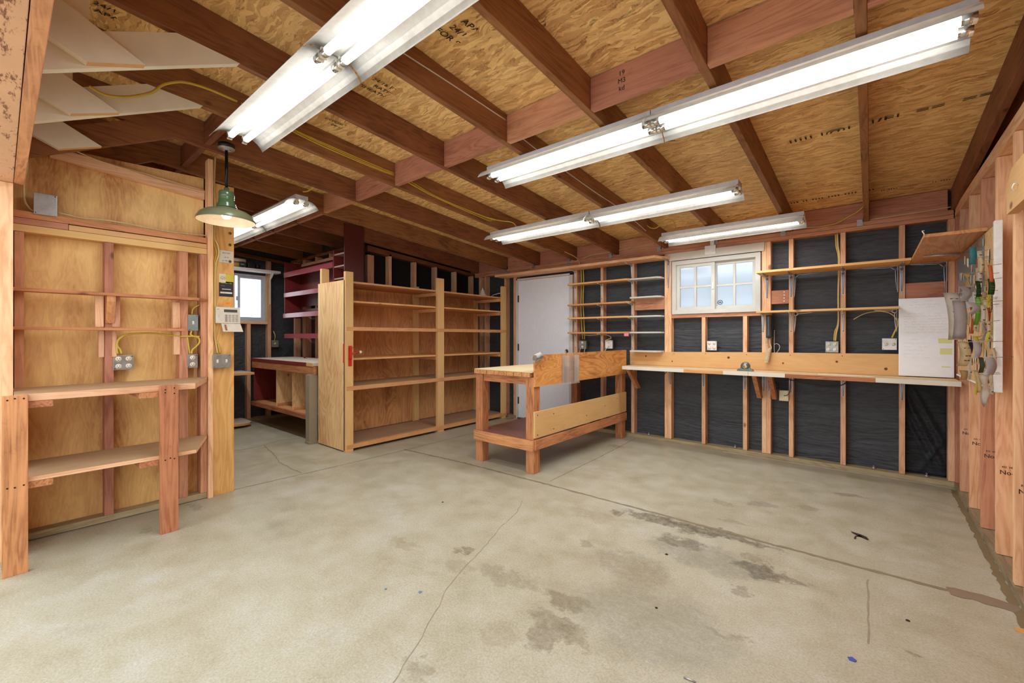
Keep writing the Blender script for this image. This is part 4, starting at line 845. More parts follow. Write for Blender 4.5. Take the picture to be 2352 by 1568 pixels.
# --- electrical boxes
def outlet_face(mb, cx_, cz, s=1.0, mi=0, mk=1, mg=None):
    """one duplex face, drawn in local (u, v) by callback mb(u0,u1,v0,v1,d,mi)"""
def ebox(name, face, u0, u1, z0, z1, v, depth, m, label, kind='duplex', cat='outlet', n=(1, 1), cover=None):
    """face 'X+' = looks along +X at plane x=v ; 'Y-' = looks along -Y at plane y=v"""
    cu, cz = (u0+u1)/2, (z0+z1)/2
    T = (lambda u, d, z: (v+d, u, z)) if face == 'X+' else (lambda u, d, z: (u, v-d, z))
    e = empty(name, T(cu, 0, cz), label, cat)
    def bx(mb, a, b, d0, d1, c0, c1, mi=0, bev=0.0):
        p, q = T(a, d0, c0), T(b, d1, c1); mb.box(p[0], q[0], p[1], q[1], p[2], q[2], mi, bev); return mb
    bx(MB(), u0+0.001, u1-0.001, -depth, -0.002, z0+0.001, z1-0.001, bev=0.003).build('box', STEEL, e)
    cv = bx(MB(), u0, u1, -0.002, 0.002, z0, z1, bev=0.0015); cv.build('cover_plate', m, e)
    nu, nz = n
    for i in range(nu):
        for j in range(nz):
            a = u0+(u1-u0)*(i+0.5)/nu; c = z0+(z1-z0)*(j+0.5)/nz
            if kind == 'duplex':
                ax = 'X' if face == 'X+' else 'Y'; sg = 1 if face == 'X+' else -1
                r = MB().lathe([(0.0165, 0.0), (0.0165, 0.0018*sg), (0.0, 0.0019*sg)], T(a, 0.0022, c), 20, axis=ax)
                for du in (-0.006, 0.006): bx(r, a+du-0.0012, a+du+0.0012, 0.0042, 0.0046, c-0.001, c+0.007, 1)
                r.lathe([(0.0026, 0), (0.0026, 0.0004*sg), (0, 0.0004*sg)], T(a, 0.0042, c-0.008), 10, 1, axis=ax); r.build('socket', [IVORY, PINHOLE], e)
            elif kind == 'toggle':
                r = bx(MB(), a-0.006, a+0.006, 0.002, 0.003, c-0.012, c+0.012); r.build('switch_slot', IVORY, e)
                k = bx(MB(), a-0.0035, a+0.0035, 0.003, 0.014, c-0.002, c+0.009, bev=0.001); k.build('switch_lever', IVORY, e)
    sc_ = MB()
    for a, c in ((u0+0.008, z0+0.008), (u1-0.008, z1-0.008)): bx(sc_, a-0.0025, a+0.0025, 0.002, 0.0035, c-0.0025, c+0.0025)
    sc_.build('screws', PINHOLE, e)
    return e
GB = plain('zinc_plate', rgb(158, 158, 154), 0.4, 0.6, 0.15)
GBB = plain('grey_switch_plate', rgb(134, 146, 142), 0.45, 0.3)
WHP = plain('white_cover_plate', rgb(226, 224, 224), 0.4, mottled=0.1)
def fr(name, xa, xb, ya, yb, ax, v, *a, **k):
    p, q = at(xa, yb, ax, v), at(xb, ya, ax, v)
    u = 1 if ax == 'X' else 0
    return ebox(name, 'X+' if ax == 'X' else 'Y-', p[u], q[u], min(p.z, q.z), max(p.z, q.z), v, *a, **k)
fr('outlet_box', 260, 307, 815, 850, 'X', XL+0.002, 0.05, GB, 'four-socket grey metal outlet box on the plywood wall, above the low bench', n=(2, 2))
fr('outlet_box', 430, 454, 813, 845, 'X', XL+0.002, 0.05, GB, 'narrow two-socket metal outlet box at the right end of the plywood wall', n=(1, 2))
fr('switch_box', 432, 455, 723, 759, 'X', XL+0.004, 0.05, GBB, 'blue-grey metal box with a single switch, above the narrow outlet box', kind='toggle', cat='switch')
fr('junction_box', 77, 131, 450, 490, 'X', XL+0.012, 0.05, STEEL, 'blank steel junction box high on the plywood wall near the garage opening', kind='blank', cat='junction box')
fr('light_switch', 489, 530, 813, 845, 'X', -3.790, 0.045, GB, 'double toggle switch in a steel box on the wooden corner post below the alarm keypad', kind='toggle', cat='switch', n=(2, 1))
YB = D-0.004
fr('outlet_box', 1624, 1646, 783, 804, 'Y', YB, 0.04, WHP, 'white outlet box under the back window, above the pine ledger board', n=(2, 2))
fr('outlet_box', 1896, 1926, 784, 809, 'Y', YB, 0.04, GB, 'four-socket outlet box between the studs, under the two long shelves', n=(2, 2))
fr('outlet_box', 2026, 2060, 777, 803, 'Y', YB, 0.04, WHP, 'white outlet box touching the left edge of the whiteboard', n=(2, 1))
fr('outlet_box', 1329, 1346, 782, 801, 'Y', YB, 0.04, GB, 'worn metal outlet box just right of the white door', n=(1, 2))
fr('outlet_box', 1390, 1407, 781, 800, 'Y', YB, 0.04, WHP, 'white outlet box above the end of the workbench back board, under the brown shelves', n=(1, 2))
fr('outlet_box', 624, 640, 781, 797, 'X', XA-0.02, 0.03, GB, 'small metal outlet box on the black alcove wall right of the bright window', n=(1, 1))

# --- alarm keypad, notices on the post
kp = empty('alarm_keypad', (-3.84, 1.135, 1.38), 'beige alarm keypad with dark display and open flip cover on the wooden corner post', 'keypad')
B('body', -3.841, -3.805, 1.052, 1.217, 1.316, 1.441, BEIGE, kp, bev=0.005)
B('display', -3.8055, -3.8040, 1.105, 1.195, 1.402, 1.423, plain('lcd_grey', rgb(74, 80, 76), 0.2), kp, bev=0)
for r in range(4):
    for c_ in range(4):
        y = 1.112+0.0235*c_; z = 1.378-0.0145*r; B('button', -3.8052, -3.8015, y, y+0.016, z-0.005, z+0.005, plain('button_grey', rgb(170, 164, 152), 0.5) if c_ else plain('button_mauve', rgb(150, 132, 130), 0.5), kp, bev=0.001)
MB().box(-3.8052, -3.8042, 1.057, 1.075, 1.421, 1.424).box(-3.8052, -3.8042, 1.068, 1.071, 1.375, 1.379).box(-3.8052, -3.8042, 1.068, 1.071, 1.362, 1.366).build('indicator_marks', plain('print_grey', rgb(120, 116, 108), 0.6), kp)
MB().poly([(-3.805, 1.088, 1.314), (-3.805, 1.217, 1.314), (-3.778, 1.228, 1.252), (-3.778, 1.092, 1.252)], 0.003).build('flip_cover', BEIGE, kp)
MB().poly([(-3.7985, 1.105, 1.306), (-3.7985, 1.117, 1.306), (-3.7790, 1.121, 1.262), (-3.7790, 1.108, 1.262)], 0.0006).build('cover_label', plain('brick_red_print', rgb(156, 92, 70), 0.5), kp)
def card(x0, x1, y0, y1, m, name, label, lines, col, tilt=0):
    p, q = at(x0, y1, 'X', -3.8405), at(x1, y0, 'X', -3.8405); e = B(name, -3.8418, -3.8405, p.y, q.y, p.z, q.z, m, None, bev=0); tag(e, label, 'sign')
    for (body, fy, fz, sz, cc) in lines: text_mesh('lettering', body, sz, (-3.8402, p.y+(q.y-p.y)*fy, p.z+(q.z-p.z)*fz), R_X, cc, e, 0.0002)
    return e, p, q
TXT = plain('print_dark', rgb(50, 48, 46), 0.7)
LTXT = plain('print_light', rgb(226, 220, 210), 0.6); YTXT = plain('print_yellow', rgb(220, 196, 60), 0.6)
card(503, 536, 578, 601, worn('scribbled_card', rgb(214, 206, 192), rgb(120, 112, 104), 0.35, 0.7, 60), 'notice_card', 'off-white scribbled card pinned to the post under the pendant lamp', [('504-7233', .5, .8, .014, TXT), ('call me', .5, .45, .012, TXT), ('on 706', .4, .15, .014, TXT)], TXT)
e, p, q = card(503, 536, 648, 680, plain('black_card', rgb(38, 40, 44), 0.4), 'warning_card', 'black warning card with pale lines on the post above the alarm keypad', [('Twin City 1-1239', .5, .9, .011, YTXT), ('-------', .25, .72, .012, LTXT)], TXT)
MB().box(-3.8404, -3.8400, p.y+0.02, p.y+0.08, p.z+0.055, p.z+0.060).box(-3.8404, -3.8400, p.y+0.008, p.y+0.088, p.z+0.024, p.z+0.036).build('pale_lines', LTXT, e)
e, p, q = card(503, 536, 631, 648, plain('yellow_card', rgb(206, 190, 70), 0.5), 'business_card', 'yellow and cream card on the post directly above the black warning card', [], TXT)
MB().box(-3.8404, -3.8401, p.y, p.y+(q.y-p.y)*0.46, p.z, q.z).build('cream_half', plain('cream_paper', rgb(220, 212, 180), 0.6), e)
text_mesh('lettering', 'GS', 0.03, (-3.8399, p.y+(q.y-p.y)*0.27, (p.z+q.z)/2), R_X, plain('print_grey2', rgb(120, 120, 112), 0.6), e, 0.0002)
card(514, 531, 692, 701, plain('orange_sticker', rgb(236, 158, 70), 0.5), 'sticker', 'small orange sticker on the post right above the alarm keypad', [('DEF', .5, .5, .014, plain('print_orange', rgb(190, 110, 40), 0.6))], TXT)

# --- whiteboard on the worktop
wbd = empty('whiteboard', (0.35, 4.9, 0.88), 'white dry-erase board with faint pink handwriting standing at the right end of the worktop', 'whiteboard')
B('board', 0.181, 0.512, 4.895, 4.912, 0.884, 1.535, plain('whiteboard_face', rgb(238, 240, 243), 0.25, mottled=0.02), wbd, bev=0.004)
PK = plain('faint_pink_marker', rgb(226, 200, 196), 0.5, mottled=0); GY = plain('faint_grey_marker', rgb(208, 208, 212), 0.5, mottled=0); YG = plain('yellow_green_marker', rgb(216, 220, 150), 0.5, mottled=0)
rnd = random.Random(11); mb = MB(); gm = MB()
def scribble(mb, x0, x1, z, h=0.006):
    x = x0; pts = []
    while x < x1:
        pts.append((x, 4.8943, z+rnd.uniform(-h, h))); x += rnd.uniform(0.004, 0.008)
        if rnd.random() < 0.16:
            if len(pts) > 2: mb.tube(pts, 0.0007, 4)
            pts = []; x += 0.008
    if len(pts) > 2: mb.tube(pts, 0.0007, 4)
scribble(mb, 0.26, 0.42, 1.505, 0.008); scribble(mb, 0.25, 0.44, 1.480, 0.006); scribble(mb, 0.28, 0.40, 1.455, 0.008)
for i in range(8): scribble(mb if i < 6 else gm, 0.215, 0.46 if i % 2 else 0.48, 1.405-0.022*i, 0.004)
for i in range(6): scribble(gm, 0.215, 0.33+0.02*(i % 3), 1.19-0.03*i, 0.004)
mb.build('pink_handwriting', PK, wbd); gm.build('grey_handwriting', GY, wbd)
mb = MB(); scribble(mb, 0.225, 0.32, 1.243, 0.007); mb.build('highlighter_scrawl', YG, wbd)
for a in ((0.42, 0.50, 1.16, 1.20), (0.43, 0.50, 1.07, 1.12), (0.44, 0.49, 0.965, 0.975)): MB().box(a[0], a[1], 4.8946, 4.8949, a[2], a[3]).build('highlighter_mark', YG, wbd)

# --- horizontal board on the right wall
hbq = MB().prism([(2.30, 1.776), (2.994, 1.776), (2.994, 1.904), (2.90, 1.965), (2.30, 1.965)], 'X', 0.482, 0.5185).build('rail_board', pine('Y'))
tag(hbq, 'yellowish board with a cut corner nailed level across the right wall studs', 'board')
MB().tube(smooth_path([(0.481, 2.79, 1.86), (0.470, 2.78, 1.865), (0.466, 2.79, 1.85), (0.475, 2.80, 1.84)]), 0.0025).build('hook', WHITE, hbq)

# --- bulletin board on the right wall
bbd = empty('bulletin_board', (0.50, 3.9, 1.36), 'tall bulletin board with white right frame on the right wall, crowded with tags', 'bulletin board')
B('cork', 0.500, 0.5185, 3.335, 4.615, 0.935, 1.802, plain('cork_board', rgb(206, 164, 112), 0.7, mottled=0.15), bbd, bev=0.001)
MB().box(0.490, 0.519, 3.300, 3.334, 0.925, 1.812, bev=0.002).box(0.494, 0.519, 3.335, 4.62, 0.925, 0.934).build('frame', WHITE, bbd)
B('plastic_sheet', 0.4975, 0.4995, 3.62, 4.61, 1.40, 1.80, plain('plastic_grey_reflection', rgb(138, 134, 130), 0.25, 0.2, 0.25, 0.6), bbd, bev=0)  # grey colour stands in for dark reflections in the plastic
mb = MB()
for i in range(60):
    y, z = rnd.uniform(3.40, 4.5), rnd.uniform(1.0, 1.78)
    mb.poly([(0.4965, y, z), (0.4965, y+rnd.uniform(.02, .07), z+rnd.uniform(-.01, .01)), (0.4960, y+.03, z-rnd.uniform(.03, .08)), (0.4955, y-0.005, z-rnd.uniform(.03, .06))], 0.0004, i % 4)
mb.build('flat_clippings', [plain('clip_a', rgb(224, 214, 190), 0.6), plain('clip_b', rgb(190, 196, 176), 0.6), plain('clip_c', rgb(214, 170, 140), 0.6), plain('clip_d', rgb(150, 160, 150), 0.6)], bbd, kind='stuff')
PAL = {'white': plain('tag_white', rgb(234, 230, 222), 0.5), 'cream': plain('tag_cream', rgb(228, 212, 176), 0.55), 'green': plain('tag_green', rgb(140, 196, 84), 0.5), 'dgreen': plain('tag_dark_green', rgb(44, 92, 48), 0.5),
       'teal': plain('tag_teal', rgb(92, 160, 164), 0.5), 'orange': plain('tag_orange', rgb(218, 122, 74), 0.5), 'grey': plain('tag_grey', rgb(190, 182, 180), 0.5), 'yellow': plain('tag_yellow', rgb(226, 214, 90), 0.5), 'navy': plain('tag_navy', rgb(52, 56, 96), 0.4), 'purple': plain('tag_purple', rgb(120, 104, 128), 0.5)}
CAMR = Vector((math.cos(TH), math.sin(TH), 0))
HOOK = plain('peg_hook_wire', rgb(150, 146, 140), 0.4, 0.5)
def S2(x0, x1, y0, y1, v, col, label, yaw=0.0, curl=0.012, lean=0.0, tail=None, group='paper tags on the bulletin board', marks=0, wob=0.0):
    """paper tag hanging from a peg on the board: its measured outline, the distance v it hangs in, a turn, a curl"""
    a = at((x0+x1)/2, y0, 'X', v); b = at((x0+x1)/2, y1, 'X', v); k = (at(x1, y0, 'X', v)-at(x0, y0, 'X', v)).length
    dist = (a-Vector((0, 0, EYE))).dot(Vector((-math.sin(TH), math.cos(TH), 0))); wd = (x1-x0)*dist/FPX; L = a.z-b.z
    wv = Matrix.Rotation(yaw, 3, 'Z') @ CAMR; nv = Vector((wv.y, -wv.x, 0)); G = []; n = 8
    for i in range(n+1):
        t = i/n; row = []
        for q in range(5):
            s_ = (q-2)/2; p = a+wv*(s_*wd/2*(1-(0.25*t if tail else 0)))+nv*(curl*0.35*(1-s_*s_)+curl*0.5*math.sin(t*PI)+lean*t+wob*math.sin(9*t+2*s_)); p.z = a.z-L*t-(0.02 if tail and i == n and q in (1, 3) else 0)
            p.x = min(p.x, 0.4945); row.append(p)
        G.append(row)
    o = MB().sheet(G, 0.0008).build('paper_tag', PAL[col] if col in PAL else col); tag(o, label, 'paper', group)
    top = Vector(G[0][2]); MB().tube([(0.4970, top.y+0.01, top.z+0.002), (min(top.x, 0.4955), top.y, top.z-0.002)], 0.0013, 6).build('peg', HOOK, o)
    if marks:
        mm = MB()
        for j in range(marks):
            r = G[1+int((n-1)*(j+0.5)/marks)]; A, B_ = Vector(r[1]), Vector(r[3]); o_ = nv*0.0022+Vector((0, 0, -0.008*(j % 2)))
            mm.poly([A+o_, B_+o_, B_+o_-Vector((0, 0, 0.005)), A+o_-Vector((0, 0, 0.005))], 0.0003)
        mm.build('print_lines', plain('tag_print', rgb(90, 70, 66), 0.6), o)
    return o
PAL['photo'] = plain('tag_photo', rgb(88, 122, 108), 0.4, mottled=0.3)
S2(2228, 2240, 567, 607, .47, 'teal', 'teal paper tag hanging near the top of the bulletin board', yaw=-.5)
S2(2243, 2256, 576, 645, .46, 'white', 'long white tag with red lines hanging below the teal tag', marks=6)
S2(2240, 2251, 645, 690, .46, 'dgreen', 'dark green striped tag on the upper middle of the bulletin board', marks=4)
S2(2239, 2251, 682, 746, .44, 'green', 'bright light green curled tag in the middle of the bulletin board', curl=.02, lean=-.01)
S2(2270, 2282, 640, 676, .46, 'dgreen', 'small dark green tag beside the white frame of the bulletin board', marks=4, yaw=-.3)
S2(2262, 2274, 668, 700, .46, 'yellow', 'small yellow tag beneath the dark green one near the white frame', yaw=.3)
S2(2228, 2236, 705, 766, .45, 'orange', 'orange tag hanging among the grey papers of the bulletin board')
S2(2203, 2235, 627, 668, .42, 'cream', 'pointed printed paper sticking up at the left edge of the bulletin board', marks=2, yaw=.5, tail=True, wob=.006)
S2(2196, 2222, 658, 692, .40, 'grey', 'large grey curled paper bulging out at the left edge of the bulletin board', curl=.05, yaw=.3)
S2(2166, 2202, 672, 780, .37, 'white', 'big white sheet hanging in front of the whiteboard, with a row of marks', curl=.03, marks=5, lean=.03)
S2(2190, 2214, 690, 778, .36, 'grey', 'long pale grey sheet overlapping the big white sheet before the whiteboard', curl=.03, yaw=-.3)
S2(2211, 2238, 694, 722, .38, 'grey', 'grey paper loop curling out beside the orange tag', curl=.05, yaw=.4)
S2(2218, 2226, 718, 746, .40, 'cream', 'narrow cream slip under the grey paper loop')
S2(2221, 2234, 780, 812, .42, 'navy', 'dark blue picture card low on the bulletin board', yaw=.2)
S2(2233, 2248, 784, 822, .40, 'grey', 'blank grey card bending outward beside the dark blue card', curl=.03)
S2(2196, 2222, 784, 840, .37, 'cream', 'cream printed page curling at the bottom left of the bulletin board', marks=3, curl=.04)
S2(2258, 2282, 819, 860, .42, 'grey', 'wide blank grey card near the bottom of the bulletin board, beside a landscape picture', curl=.03)
S2(2245, 2260, 820, 856, .42, 'photo', 'green landscape picture card near the bottom of the bulletin board', yaw=.2)
S2(2250, 2270, 858, 926, .44, 'white', 'white forked paper hanging lowest, under the bulletin board', tail=True, wob=.006)
S2(2236, 2246, 850, 900, .44, 'cream', 'cream paper slip dangling at the bottom, left of the white forked one', lean=.02)
S2(2217, 2232, 834, 872, .42, 'white', 'white card with a dark picture tilted at the bottom of the bulletin board', marks=1, yaw=.4)
S2(2203, 2222, 850, 872, .40, plain('tag_tan', rgb(206, 172, 128), 0.6), 'tan envelope corner at the lower left edge of the bulletin board', curl=.02)
S2(2214, 2224, 652, 692, .43, 'purple', 'purple printed slip tucked behind the grey papers', marks=2)
S2(2252, 2262, 700, 740, .44, 'white', 'white price slip in the middle of the bulletin board, right of the light green tag', marks=2, yaw=-.2)
rnd = random.Random(23)
for i in range(44):
    x = rnd.uniform(2232, 2276); y = rnd.uniform(585, 870)
    if x < 2240 and y < 640: x += 10
    c_ = rnd.choice(['white', 'cream', 'white', 'cream', 'grey', 'orange', 'yellow', 'white', 'cream', 'green'])
    S2(x, x+rnd.uniform(5, 12), y, y+rnd.uniform(22, 48), rnd.uniform(.455, .485), c_, 'small narrow paper tag in the dense cluster filling the middle of the bulletin board', yaw=rnd.uniform(-.6, .6), curl=rnd.uniform(.004, .02), lean=rnd.uniform(-.01, .02), group='small tags crowding the bulletin board', marks=rnd.choice((0, 1, 2)))

# --- alcove furniture
rc = empty('red_wall_cabinet', (-5.7, 2.78, 1.5), 'open dark red wall cabinet with glossy edged shelves in the alcove corner', 'cabinet')
YF = 2.655
B('side_panel', -6.56, -6.54, YF+0.01, YA-0.001, 1.49, 2.30, MAROON, rc); B('divider', -5.118, -5.100, YF, YA-0.001, 1.5, 2.29, MAROON, rc)
B('back_panel', -6.54, -5.12, YA-0.012, YA-0.001, 1.66, 2.275, MAROON, rc)
for z0, z1 in ((2.072, 2.142), (1.785, 1.846), (1.487, 1.550)):
    B('shelf', -6.535, -5.12, YF+0.012, YA-0.013, z1-0.022, z1-0.002, MAROON, rc); B('shelf_edge', -6.535 if z0 > 1.5 else -6.56, -5.12, YF-0.008, YF+0.011, z0, z1, MAUVE, rc)
B('top_rail', -6.45, -5.12, YA-0.04, YA-0.013, 2.245, 2.285, stud('X'), rc)
B('brace_rail', -6.53, -5.12, YA-0.03, YA-0.013, 1.58, 1.62, MAROOND, rc)
tag(MB().prism([(-6.62, YA-0.001), (-6.62, YF+0.10), (-6.50, YF-0.005), (-5.0, YF-0.005), (-5.0, YA-0.001)], 'Z', 1.205, 1.215).box(-6.50, -5.0, YF-0.014, YF-0.0055, 1.195, 1.258).build('red_shelf', MAUVE), 'separate red shelf under the red wall cabinet in the alcove', 'shelf')
cu = empty('pigeonhole_cabinet', (-4.95, 2.78, 1.8), 'tall narrow dark red cabinet with pigeonholes reaching up between the rafters', 'cabinet')
B('side_panel', -4.838, -4.820, 2.645, YA-0.001, 1.50, 2.570, MAROOND, cu); B('back_panel', -5.098, -4.839, YA-0.012, YA-0.001, 1.50, 2.38, MAROOND, cu)
for z in (2.235, 2.085, 1.935, 1.785, 1.635): B('shelf', -5.098, -4.839, 2.660, YA-0.013, z-0.018, z, plain('pale_edge_shelf', rgb(186, 160, 150), 0.35), cu)
tbv = empty('alcove_table', (-5.8, 2.58, 0), 'alcove side bench with pale top and dark red edge, shelved below', 'table')
B('tabletop', -6.72, -4.87, 2.295, YA-0.002, 0.878, 0.915, worn('pale_table_top', rgb(220, 208, 190), rgb(186, 160, 132), 0.3), tbv); B('table_edge', -6.72, -5.02, 2.280, 2.2945, 0.874, 0.915, MAROON, tbv); B('table_edge', -5.019, -4.87, 2.280, 2.2945, 0.874, 0.915, pine('X'), tbv)
B('apron', -6.70, -4.84, 2.285, 2.320, 0.785, 0.873, old('X'), tbv); B('side_panel', -6.74, -6.722, 2.32, YA-0.002, 0.30, 0.873, MAROON, tbv)
B('lower_shelf', -6.71, -4.96, 2.315, YA-0.002, 0.288, 0.305, shelfw('X'), tbv); B('front_rail', -6.715, -4.96, 2.280, 2.314, 0.255, 0.310, old('X'), tbv)
for x in (-5.98, -5.50): B('divider', x-0.008, x+0.008, 2.33, YA-0.003, 0.306, 0.872, PLY('Z'), tbv); B('divider_foot', x+0.009, x+0.03, 2.34, YA-0.01, 0.306, 0.345, shelfw('Y'), tbv)
B('back_panel', -6.72, -5.0, YA-0.014, YA-0.003, 0.306, 0.872, MAROOND, tbv)
B('leg', -4.945, -4.853, 2.240, 2.335, 0.0, 0.784, CONC_LEG, tbv, bev=0.004); B('leg_foot', -4.952, -4.848, 2.234, 2.341, 0.0, 0.03, CONC_LEG, tbv, bev=0.003)
B('leg', -4.945, -4.875, 2.80, 2.88, 0.0, 0.784, stud('Z'), tbv)
e = empty('side_shelves', (-6.62, 1.9, 0.4), 'pair of pale rounded shelves on the alcove window wall, left of the alcove table', 'shelf')
for z, nm in ((0.735, 'upper_board'), (0.062, 'lower_board')):
    MB().prism([(XA+0.001, 1.2), (-6.40, 1.2), (-6.40, 2.10), (-6.43, 2.17), (-6.50, 2.215), (XA+0.001, 2.215)] if z < .5 else [(XA+0.001, 1.2), (-6.40, 1.2), (-6.40, 2.215), (XA+0.001, 2.215)], 'Z', z-0.03, z, endmi={1: 1, 2: 1, 3: 1}).build(nm, [worn('pale_shelf_top', rgb(222, 206, 190), rgb(190, 150, 120), 0.3), shelfw('Y')], e)
B('support', XA+0.001, -6.6, 1.6, 1.64, 0.04, 0.705, stud('Z'), e); B('foot', -6.6, -6.5, 1.7, 1.8, 0.0, 0.031, stud('Z'), e)
# shelf over the alcove window and what lies on it
e = empty('window_shelf', (-6.8, 2.2, 2.16), 'white-bottomed shelf over the bright alcove window', 'shelf')
p = at(645, 626, 'X', -6.70); q = at(645, 632, 'X', -6.70)
B('board', XA+0.002, -6.70, 1.6, p.y, 2.150, 2.182, worn('shelf_white', rgb(236, 230, 224), rgb(200, 150, 120), 0.15), e); B('shelf_bracket', XA+0.001, XA+0.012, 2.582, 2.600, 1.70, 2.149, BRKT_W, e); MB().poly([(XA+0.012, 2.585, 2.149), (-6.73, 2.585, 2.149), (XA+0.012, 2.585, 2.05)], 0.01).build('bracket_web', BRKT_W, e)
def bar(x0, y0, x1, y1, r, m, name, label, cat, z):
    a = at(x0, y0, 'X', z); b = at(x1, y1, 'X', z); return tag(MB().tube([a, (a+b)/2, b], r, 12).build(name, m), label, cat)
# bundle and gadgets sit on the shelf
zb = 2.184
t_ = MB().tube([(-6.76, 1.75, zb+0.10), (-6.76, 2.12, zb+0.10), (-6.76, 2.222, zb+0.098)], 0.026, 10).build('rolled_window_film', plain('film_roll', rgb(226, 212, 190), 0.5)); tag(t_, 'long white roll lying on top of the window shelf in the alcove', 'roll')
t_ = MB().tube([(-6.78, 1.75, zb+0.036), (-6.78, 2.22, zb+0.036)], 0.036, 10).build('wooden_pole', pine('Y')); tag(t_, 'short wooden pole lying under the white roll on the window shelf', 'pole')
t_ = MB().box(-6.74, -6.71, 2.14, 2.20, zb, zb+0.075, bev=0.004).box(-6.7095, -6.709, 2.15, 2.19, zb+0.03, zb+0.05, mi=1).build('battery_charger', [DARK, GBB]); tag(t_, 'small black square device at the left on the window shelf', 'device')
t_ = MB().box(-6.78, -6.71, 2.245, 2.33, zb, zb+0.07, bev=0.006).lathe([(0.034, -0.02), (0.036, 0.0), (0.034, 0.03), (0.0, 0.032)], (-6.75, 2.372, zb+0.0375), 20, axis='Y').build('headlamp', DARK); tag(t_, 'black rounded gadget at the right end of the window shelf', 'device')
t_ = MB().lathe([(0.001, 0), (0.011, 0.001), (0.011, 0.012), (0.0, 0.013)], (-6.1, 2.75, 0.9155), 12).box(-6.09, -6.02, 2.745, 2.752, 0.9155, 0.92).build('utility_knife', DARK); tag(t_, 'tiny dark tool left on the alcove table top', 'tool')

# --- electrical cables in the framing
xr = RX[5]+0.0215
for i, dz in enumerate((0, 0.011, 0.022)):
    cable('yellow_cable', [(xr, y, zr(y)+z-dz*0.9+0.004*math.sin(5*y+i)) for y, z in ((0.97+0.05*i, .12), (1.28, .095), (1.52, .088), (1.87, .092), (2.09, .10))], 0.0045, YEL, ('highest', 'middle', 'lowest')[i]+' of three yellow cables stapled along the rafter side before the middle blocking', group='yellow cables along the rafter')
    cable('yellow_cable', [(xr, y, zr(y)+z-dz*0.9+0.005*math.sin(4*y+i*2)) for y, z in ((2.15, .09), (2.26, .085), (2.49, .06), (2.76, .055), (3.2, .06), (3.38-0.05*i, .075))], 0.0045, YEL, ('highest', 'middle', 'lowest')[i]+' of three yellow cables stapled to the rafter beyond the middle blocking', group='yellow cables along the rafter beyond the blocking')
cable('yellow_cable', [(xr+0.002, 3.20, zr(3.2)+.06), (xr+0.05, 3.34, zr(3.3)+.055), (xr+0.16, 3.42, zr(3.4)+.04), (xr+0.19, 3.455, zr(3.45)-0.005)], 0.005, YEL, 'yellow cable bending down into the middle fluorescent row')
xw = RX[3]+0.0205
cable('white_cable', [(xw, y, zr(y)+z) for y, z in ((1.1, .10), (1.28, .105), (1.62, .122), (2.09, .138))], 0.0035, WIREW, 'thin white wire along the rafter between the near lights and the middle blocking')
cable('white_cable', [(xw, y, zr(y)+z) for y, z in ((2.145, .10), (2.6, .08), (3.2, .07), (3.7, .075), (4.1, .05), (4.33, .03))], 0.0035, WIREW, 'thin white wire along the rafter behind the long fluorescent row')
xq = RX[5]+0.060
cable('yellow_cable', [tuple(at(x, y, 'X', xq)) for x, y in ((205,198),(230,213),(258,221),(300,222),(348,212),(372,196),(400,189),(430,190),(480,205),(545,233))], 0.007, YEL, 'yellow cable looping over the painted boards near the garage opening')
cable('grey_cable', [tuple(at(x, y, 'X', XL-0.04)) for x, y in ((62,362),(62,385),(56,410),(55,440),(58,462),(68,478),(76,484))], 0.006, YELP, 'pale cable curving down into the blank junction box')
cable('grey_cable', [tuple(at(x, y, 'X', XL-0.03)) for x, y in ((133,488),(150,492),(190,501),(240,505),(300,515),(380,531),(440,538),(474,541))], 0.004, YELP, 'pale cable lying on the band boards right of the junction box')
cable('thin_wire', [tuple(at(x, y, 'X', XL-0.045)) for x, y in ((175,347),(230,370),(300,392),(380,418),(440,434),(472,441))], 0.004, YELP, 'thin wire resting on top of the sloped board of the plywood wall')
cable('yellow_cable', [tuple(at(x, y, 'X', XL+0.006)) for x, y in ((270,812),(268,795),(272,780),(285,770),(310,766),(350,765),(385,769),(415,772),(440,772),(458,773))], 0.006, YEL, 'yellow cable arching from the four-socket box to the switch box')
cable('yellow_cable', [tuple(at(x, y, 'X', XL+0.006)) for x, y in ((279,812),(276,802),(270,795),(271,782),(284,771))], 0.006, YEL, 'short yellow cable tail above the four-socket outlet box')
cable('yellow_cable', [tuple(at(x, y, 'X', XL+0.004)) for x, y in ((440,760),(438,768),(445,772),(456,776),(458,786),(450,796),(442,803),(440,812))], 0.006, YEL, 'yellow cable curling from the switch box down to the narrow outlet')
cable('yellow_cable', [tuple(at(x, y, 'X', XL+0.002)) for x, y in ((430,772),(432,785),(434,800),(436,812))], 0.005, YEL, 'straight yellow cable dropping to the narrow outlet box')
cable('yellow_cable', [tuple(at(x, y, 'X', XL-0.02)) for x, y in ((441,722),(442,712),(448,705),(458,700))], 0.005, YEL, 'short yellow cable entering the top of the blue-grey switch box')
cable('yellow_cable', [tuple(at(x, y, 'X', -3.835)) for x, y in ((494,360),(492,420),(493,500),(493,545),(501,565),(502,585),(496,605),(494,640),(494,700),(493,770),(496,790),(499,811))], 0.006, YELP, 'pale yellow cable running down between trim stud and corner post to the double switch')
cable('yellow_cable', [tuple(at(x, y, 'X', -3.834)) for x, y in ((491,430),(495,470),(491,520),(492,560),(497,580),(493,602),(492,650),(492,770),(501,790),(506,811))], 0.005, YEL, 'second, brighter cable running down beside the corner post')
yc = D+0.03
cable('yellow_cable', [(-2.965, yc, 2.165), (-2.96, yc, 1.9), (-2.965, yc, 1.6), (-2.955, yc, 1.35), (-2.94, yc, 1.18)], 0.007, YEL, 'left of two yellow cables running down the stud beside the door', group=None)
